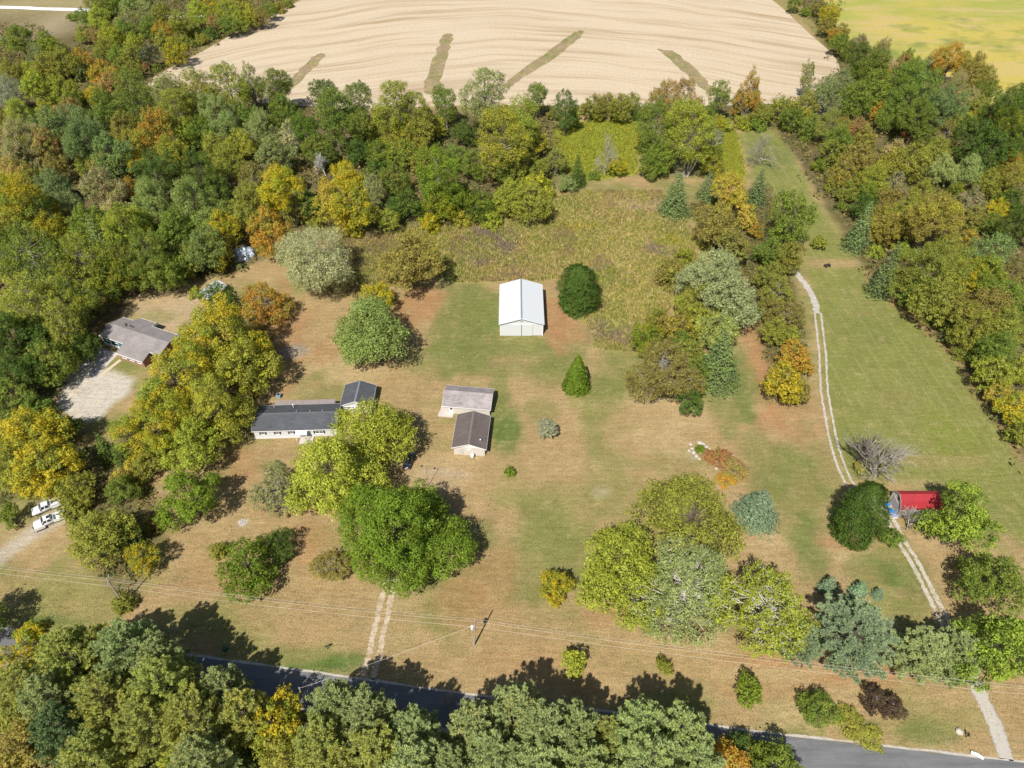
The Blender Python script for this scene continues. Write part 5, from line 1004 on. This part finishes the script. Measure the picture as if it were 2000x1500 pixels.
def pickup(loc, rz, label, service=False):
    o_ = empty('pickup_truck', loc, rz); tag(o_, label, 'truck', 'white trucks parked beside the left drive'); hw = 1.0
    loft([(2.85, ring(hw * .80, .55, .98)), (2.72, ring(hw * .94, .45, 1.08)), (1.9, ring(hw, .42, 1.16)), (1.15, ring(hw, .42, 1.20)), (-.95, ring(hw, .42, 1.20))]).build('body', white_car, o_, 0, True)
    cabin(o_, 1.35, .65, -.6, -.88, 1.16, 1.86, .93, .74, white_car)
    bed = MB(); bed.box(-2.85, -.97, -hw, -hw + .10, .5, 1.24).box(-2.85, -.97, hw - .10, hw, .5, 1.24).box(-2.85, -2.75, -hw + .101, hw - .101, .5, 1.22).box(-1.07, -.97, -hw + .101, hw - .101, .5, 1.22).box(-2.749, -1.071, -hw + .101, hw - .101, .5, .62); bo = bed.build('bed', white_car, o_)
    if service:
        for s in (-1, 1): MB().box(-2.8, -1.02, *sorted((s * .55, s * 1.04)), 1.243, 1.62).build('tool_box', white_car, bo, .02)
        rk = MB()
        for x in (-2.6, -1.1, .9):
            rk.tube([(x, -.95, 1.25 if x < 0 else 1.2), (x, -.92, 2.1), (x, .92, 2.1), (x, .95, 1.25 if x < 0 else 1.2)], .035, 6)
        for y in (-.9, .9): rk.tube([(-2.9, y, 2.12), (1.4, y, 2.12)], .035, 6)
        rk.build('ladder_rack', metal, o_)
        ld = MB(); [ld.tube([(-2.7, y, 2.2), (1.2, y, 2.2)], .03, 5) for y in (-.55, -.15)]; [ld.tube([(x, -.55, 2.2), (x, -.15, 2.2)], .02, 4) for x in np.arange(-2.5, 1.2, .32)]; ld.build('ladder', plain('aluminium', (.65, .66, .68), .3, .7), o_)
    else:
        MB().box(-.55, .05, -.42, .42, 1.885, 1.90).build('sunroof', glass, o_)
    for x in (1.85, -1.8):
        for y in (-.86, .86): wheel(o_, x, y, .39, .26)
    for s in (-1, 1): MB().box(2.70, 2.83, *sorted((s * .55, s * .84)), .78, .98).build('headlight', lamp_m, o_); MB().box(-2.88, -2.853, *sorted((s * .82, s * .99)), .75, 1.1).build('taillight', tail_m, o_)
    MB().box(2.78, 2.95, -.88, .88, .45, .66).build('bumper', bumper_m, o_, .03); MB().box(-2.98, -2.86, -.9, .9, .45, .62).build('bumper', bumper_m, o_, .03)
    for s in (-1, 1): MB().box(1.0, 1.12, *sorted((s * .96, s * 1.2)), 1.22, 1.38).build('mirror', blackm, o_)
    o_.scale = (.93,) * 3; return o_
yaw = math.radians(180 + 32); p = at(99, 1018); pickup((p[0], p[1] - .3, 0), yaw, 'white pickup with a sunroof, nearer of the two trucks'); 
p = at(92, 1001); pickup((p[0] - .3, p[1] + .9, 0), yaw, 'white service truck with ladder rack, farther of the two trucks', True)
p = at(799, 904); CA = empty('parked_car', (p[0], p[1] + .2, 0), math.radians(90 - 9)); tag(CA, 'dark navy sedan parked under the tree by the house', 'car')
loft([(2.3, ring(.68, .42, .62, .01)), (2.15, ring(.82, .30, .70)), (1.2, ring(.90, .24, .86)), (.2, ring(.91, .22, .90)), (-1.4, ring(.90, .24, .92)), (-2.15, ring(.84, .32, .86)), (-2.3, ring(.72, .45, .76, .01))]).build('body', navy_car, CA, 0, True)
cabin(CA, 1.15, .35, -.75, -1.65, .86, 1.42, .80, .60, navy_car)
for x in (1.4, -1.35):
    for y in (-.8, .8): wheel(CA, x, y, .33, .22)
for s in (-1, 1): MB().box(2.10, 2.24, *sorted((s * .5, s * .74)), .52, .66).build('headlight', lamp_m, CA); MB().box(-2.27, -2.12, *sorted((s * .48, s * .76)), .62, .80).build('taillight', tail_m, CA); MB().box(.75, .88, *sorted((s * .86, s * 1.05)), .88, 1.0).build('mirror', navy_car, CA)
MB().box(-2.325, -2.30, -.25, .25, .5, .64).build('number_plate', white_trim, CA)
p = at(776, 909); GR = empty('kettle_grill', (p[0], p[1], 0)); tag(GR, 'white-lidded kettle grill standing left of the navy sedan', 'grill')
MB().lathe([(.08, .62), (.30, .72), (.36, .9)], 0, 0, 14).build('bowl', blackm, GR, smooth=True); MB().lathe([(.37, .905), (.33, 1.05), (.2, 1.16), (.04, 1.2)], 0, 0, 14).build('lid', MATS['tank_white'], GR, smooth=True)
for a in (0, 2.1, 4.2): MB().tube([(.15 * math.cos(a), .15 * math.sin(a), .66), (.36 * math.cos(a), .36 * math.sin(a), 0)], .025, 5).build('leg', metal, GR)
# quad bike on the mown field
p = at(1615, 521); AT = empty('quad_bike', (p[0], p[1], 0), math.radians(20)); tag(AT, 'dark quad bike stopped on the mown field', 'quad bike')
loft([(.95, ring(.28, .55, .75)), (.5, ring(.42, .42, .88)), (0, ring(.24, .42, .78)), (-.45, ring(.4, .45, .86)), (-.9, ring(.38, .6, .84))]).build('body', plain('quad_plastic', (.05, .03, .03), .5), AT, 0, True)
MB().box(-.6, .1, -.17, .17, .86, .99).build('seat', blackm, AT, .04); MB().tube([(.3, -.42, 1.12), (.42, 0, 1.0), (.3, .42, 1.12)], .03, 6).build('handlebar', blackm, AT)
for x in (.62, -.6):
    for y in (-.45, .45): wheel(AT, x, y, .29, .26)
MB().box(.85, .97, -.2, .2, .68, .78).build('headlight', lamp_m, AT)

# ------------------------------------------------------------------ poles and wires
wood_p = plain('pole_wood', (.36, .31, .26), .9, var=.25); wire_m = plain('wire', (.62, .58, .52), .5); ins_m = plain('insulator', (.55, .55, .56), .4)
def upole(p, h, label, arm=None, can=False, lean=(0, 0), az=0, wood=None):
    o_ = empty('utility_pole', (p[0], p[1], 0), az); tag(o_, label, 'utility pole', 'utility poles along the road'); top = (lean[0], lean[1], h)
    MB().tube([(0, 0, -.2), top], [.17, .11], 10).build('shaft', wood or wood_p, o_)
    if arm:
        am = MB().box(lean[0] + .10, lean[0] + .19, lean[1] - arm / 2, lean[1] + arm / 2, h - .55, h - .43).build('crossarm', wood or wood_p, o_)
        for y in (-arm / 2 + .1, 0, arm / 2 - .1): MB().lathe([(.05, h - .427), (.06, h - .35), (.03, h - .24)], lean[0] + .145, lean[1] + y, 8).build('insulator', ins_m, am)
        for s in (-1, 1): MB().tube([(lean[0] + .12, lean[1] + s * arm * .36, h - .5), (lean[0] + .1, lean[1], h - 1.2)], .025, 4).build('brace', metal, am)
    else: MB().lathe([(.05, h - .02), (.06, h + .08), (.03, h + .2)], lean[0], lean[1], 8).build('insulator', ins_m, o_)
    if can:
        cx, cy = lean[0] * .75 - .42, lean[1] * .75 - .1; cn = MB().lathe([(.24, h - 3.0), (.27, h - 2.95), (.27, h - 2.1), (.22, h - 2.02)], cx, cy, 14).build('transformer', MATS['pale_pipe'], o_, smooth=False)
        MB().lathe([(.05, h - 2.02), (.06, h - 1.85)], cx, cy, 8).build('bushing', ins_m, cn); MB().box(cx + .2, lean[0] * .75, cy - .05, cy + .05, h - 2.6, h - 2.45).build('bracket', metal, o_)
    return Vector((p[0] + lean[0], p[1] + lean[1], h))
a_ = at(242, 1179); c_ = at(926, 1261); L0 = upole((a_[0] - 72, a_[1] + 10, 0), 9.0, 'utility pole beyond the left edge of the picture'); PL = upole(a_, 8.6, 'utility pole with crossarm in the hedge at left', 2.2, False, (.15, 0), math.radians(20)); PC = upole(c_, 9.0, 'utility pole with white transformer on the front lawn', None, True, (.45, .15)); PR = upole((c_[0] + 105, c_[1] - 13, 0), 9.2, 'utility pole beyond the right edge of the picture')
q = at(600, 1376); PS = upole(q, 6.5, 'short utility pole at the near edge of the road')
def wire(p, q, sag, label, rad=.012):
    mb = MB(); mb.tube([p.lerp(q, u) + Vector((0, 0, -4 * sag * u * (1 - u))) for u in np.linspace(0, 1, 22)], rad, 4); o_ = mb.build('power_wire', wire_m); tag(o_, label, 'wire', 'power wires strung between the poles')
rank = ('top', 'second', 'third', 'lowest')
spn = (('left of the hedge pole', L0, PL, 1.0), ('between hedge pole and transformer pole', PL, PC, .9), ('right of the transformer pole', PC, PR, 1.7))
for w_, p, q, sg in spn:
    for i, (dz, dy) in enumerate(((.2, 0), (-1.0, .15), (-2.3, -.1), (-2.7, .1))):
        wire(p + Vector((.1, dy, dz)), q + Vector((-.1, dy, dz)), sg, rank[i] + ' power wire ' + w_)
wire(PS + Vector((0, 0, -.2)), PC + Vector((0, 0, -1.8)), .5, 'service wire crossing the road to the transformer pole', .015)
p = at(836.8, 948); YL = empty('yard_light', (p[0], p[1], 0)); tag(YL, 'thin grey yard light pole behind the huge oak', 'lamp'); MB().tube([(0, 0, 0), (0, 0, 6.2)], [.08, .05], 8).build('shaft', metal, YL); ar = MB().tube([(0, 0, 6.1), (-.8, .1, 6.3)], .03, 6).build('arm', metal, YL); MB().lathe([(.05, 6.38), (.2, 6.3), (.24, 6.15), (.12, 6.05)], -.9, .1, 10).build('lamp_head', blackm, YL)
for i, (bx, by, h, lab) in enumerate(((186, 727, 4.3, 'thin dark pole beside the concrete apron'), (228, 625, 4.2, 'thin dark pole behind the brick house'))):
    p = at(bx, by); o_ = empty('service_pole', (p[0], p[1], 0)); tag(o_, lab, 'pole'); MB().tube([(0, 0, 0), (0, 0, h)], [.09, .06], 8).build('shaft', plain('dark_wood', (.12, .10, .09), .9) if i == 0 else MATS['dark_wood'], o_); MB().tube([(0, 0, h), (0, 0, h + .15)], .04, 6).build('cap', metal, o_)
p = at(1565, 1304); o_ = empty('guy_post', (p[0], p[1], 0)); tag(o_, 'dark wooden post at the foot of the big pine', 'post'); MB().tube([(0, 0, 0), (0, 0, 2.6)], [.1, .08], 8).build('post', MATS['dark_wood'], o_); MB().lathe([(.1, 2.6), (.02, 2.7)], 0, 0, 8).build('cap', MATS['dark_wood'], o_)

# ------------------------------------------------------------------ small things
def rock(p, s, label, seed, group='white stones of the rock garden', cat='stone', colr=None):
    bm = bmesh.new(); bmesh.ops.create_icosphere(bm, subdivisions=2, radius=1); r = random.Random(seed)
    ax = [r.uniform(.7, 1.3) for _ in range(3)]
    for v in bm.verts: k = r.uniform(.82, 1.12); v.co = Vector((v.co.x * ax[0] * k, v.co.y * ax[1] * k, max(-.2, v.co.z * ax[2] * .7 * k))) * s
    me = bpy.data.meshes.new('stone'); bm.to_mesh(me); bm.free(); o_ = link('stone', me, None, colr or MATS['limestone']); o_.location = p; tag(o_, label, cat, group); return o_
plain('limestone', (.44, .41, .36), .9, var=.2, scale=2)
for i, (x, y, s) in enumerate(sorted(((1349, 868, .5), (1352, 876, .45), (1355, 884, .55), (1360, 891, .5), (1366, 896, .4), (1367, 865, .5), (1373, 868, .6), (1380, 873, .5), (1386, 877, .4), (1346, 880, .35), (1400, 915, .4), (1432, 890, .4)))):
    rock(at(x, y), s, 'pale stone edging the rock garden of red plants, ' + ORD[i] + ' from left', 40 + i)
rock(at(1873, 1429), .62, 'pale boulder beside the lane entrance', 61, 'stones by the lane entrance')
p = at(475, 1020); FR = empty('fire_ring', (p[0], p[1], 0)); tag(FR, 'small ring of pale stones round ashes on the left lawn', 'fire pit')
for i in range(9):
    o_ = rock((.75 * math.cos(i * .7), .75 * math.sin(i * .7), 0), .17 + .03 * (i % 3), None, 70 + i, None, None); o_.parent = FR
MB().lathe([(.6, .004), (.55, .03), (.1, .05)], 0, 0, 12).build('ash_bed', plain('ash', (.32, .30, .28), .95, var=.3), FR)
def mailbox(p, rz, label):
    o_ = empty('mailbox', (p[0], p[1], 0), rz); tag(o_, label, 'mailbox', 'roadside mailboxes'); MB().box(-.06, .06, -.06, .06, 0, 1.05).build('post', MATS['dark_wood'], o_)
    bx = MB().prism([(-.13, 1.05), (.13, 1.05), (.13, 1.2), (.09, 1.29), (0, 1.33), (-.09, 1.29), (-.13, 1.2)], -.3, .3, 'x').build('box', blackm, o_); MB().box(.1, .13, .135, .15, 1.15, 1.4).build('flag', tail_m, bx)
mailbox(at(1886, 1440), 1.3, 'black mailbox by the boulder at the lane entrance'); mailbox(at(640, 1268), .2, 'dark mailbox on the lawn left of the central driveway')
p = at(441, 1271); o_ = empty('wheeled_bin', (p[0], p[1], 0)); tag(o_, 'dark green wheeled bin by the road at left', 'bin')
MB().add([(-.24, -.26, .06), (.24, -.26, .06), (.24, .26, .06), (-.24, .26, .06), (-.32, -.36, 1.0), (.32, -.36, 1.0), (.32, .36, 1.0), (-.32, .36, 1.0)], [(0, 3, 2, 1), (4, 5, 6, 7), (0, 1, 5, 4), (1, 2, 6, 5), (2, 3, 7, 6), (3, 0, 4, 7)]).build('tub', plain('bin_green', (.02, .09, .06), .5), o_, .03); MB().box(-.34, .34, -.38, .40, 1.003, 1.08).build('lid', MATS['bin_green'], o_, .02)
for s in (-1, 1): MB().tube([(s * .27, .3, .12), (s * .33, .3, .12)], .12, 10).build('wheel', tyre_m, o_)
p = at(1911, 1475); o_ = empty('culvert_end', (p[0], p[1], 0), -.3); tag(o_, 'white culvert pipe end where the lane meets the road', 'culvert'); MB().tube([(-1.1, .1, .1), (-.3, 0, .2), (.6, -.35, .12)], .24, 12).build('pipe', MATS['tank_white'], o_); MB().tube([(-1.16, .11, .09), (-1.08, .1, .1)], .29, 12).build('collar', conc, o_)
# white rail fence and pipe gate by the brick house drive
def fence(p, q, h, n, rails, mat, name, label, cat):
    p = Vector(p); q = Vector(q); o_ = empty(name, p, math.atan2((q - p).y, (q - p).x)); ln = (q - p).length; tag(o_, label, cat)
    for i in range(n): x = ln * i / (n - 1); MB().box(x - .06, x + .06, -.06, .06, 0, h).build('post', mat, o_)
    for k in range(rails): z = h * (k + 1) / (rails + .35); MB().box(.061, ln - .061, -.095, -.063, z - .06, z + .06).build('rail', mat, o_)
fence(at(114, 802), at(135, 795), 1.3, 3, 3, white_trim, 'rail_fence', 'white rail fence at the corner of the gravel yard', 'fence'); fence(at(128, 722), at(151, 700), 1.2, 3, 4, metal, 'pipe_gate', 'grey pipe gate left of the concrete apron', 'gate')
p = at(128, 820); o_ = empty('wheeled_bin', (p[0], p[1], 0), .5); tag(o_, 'teal wheeled bin beside the white rail fence', 'bin'); MB().box(-.35, .35, -.35, .35, .06, 1.0).build('tub', plain('bin_teal', (.02, .14, .14), .5), o_, .05); MB().box(-.38, .38, -.38, .38, 1.003, 1.08).build('lid', MATS['bin_teal'], o_, .02)
for s in (-1, 1): MB().tube([(s * .3, .3, .12), (s * .37, .3, .12)], .12, 10).build('wheel', tyre_m, o_)
p = at(79, 1028); o_ = empty('flat_trailer', (p[0], p[1], 0), math.radians(122)); tag(o_, 'low flat wooden trailer in front of the white trucks', 'trailer')
for i in range(7): MB().box(-1.5, 1.5, -.98 + i * .28, -.72 + i * .28, .55, .6).build('plank', plain('deck_wood', (.36, .33, .29), .9, var=.25) if i == 0 else MATS['deck_wood'], o_)
MB().box(-1.55, 1.55, -1.0, -.95, .42, .548).box(-1.55, 1.55, .95, 1.0, .42, .548).build('frame', blackm, o_); wheel(o_, 0, -1.12, .3, .2); wheel(o_, 0, 1.12, .3, .2); MB().tube([(1.5, 0, .48), (2.6, 0, .45)], .05, 6).build('tow_bar', blackm, o_)
# satellite dish, air unit behind the ranch house
p = at(523, 783); o_ = empty('air_conditioner', (p[0] + 2.4, p[1] + 1.2, 0)); tag(o_, 'blue-grey air conditioning unit behind the ranch house', 'air conditioner'); MB().box(-.5, .5, -.5, .5, 0, .95).build('case', plain('unit_blue', (.22, .32, .38), .5), o_, .04); MB().lathe([(.38, .955), (.38, 1.0)], 0, 0, 14).build('fan_grille', blackm, o_)
# fallen branches near the willow
p = at(575, 686); bp = MB(); r = random.Random(4)
for i in range(40):
    a = r.uniform(0, 3.14); x, y = r.gauss(0, 1.3), r.gauss(0, .7); l_ = r.uniform(.6, 1.6); bp.tube([(x, y, .05 + r.random() * .4), (x + math.cos(a) * l_, y + math.sin(a) * l_, .1 + r.random() * .5)], [.05, .02], 4)
o_ = bp.build('brush_pile', plain('dead_wood', (.38, .34, .29), .9, var=.2)); o_.location = p; tag(o_, 'pile of grey cut branches near the yellow trees', 'brush pile')
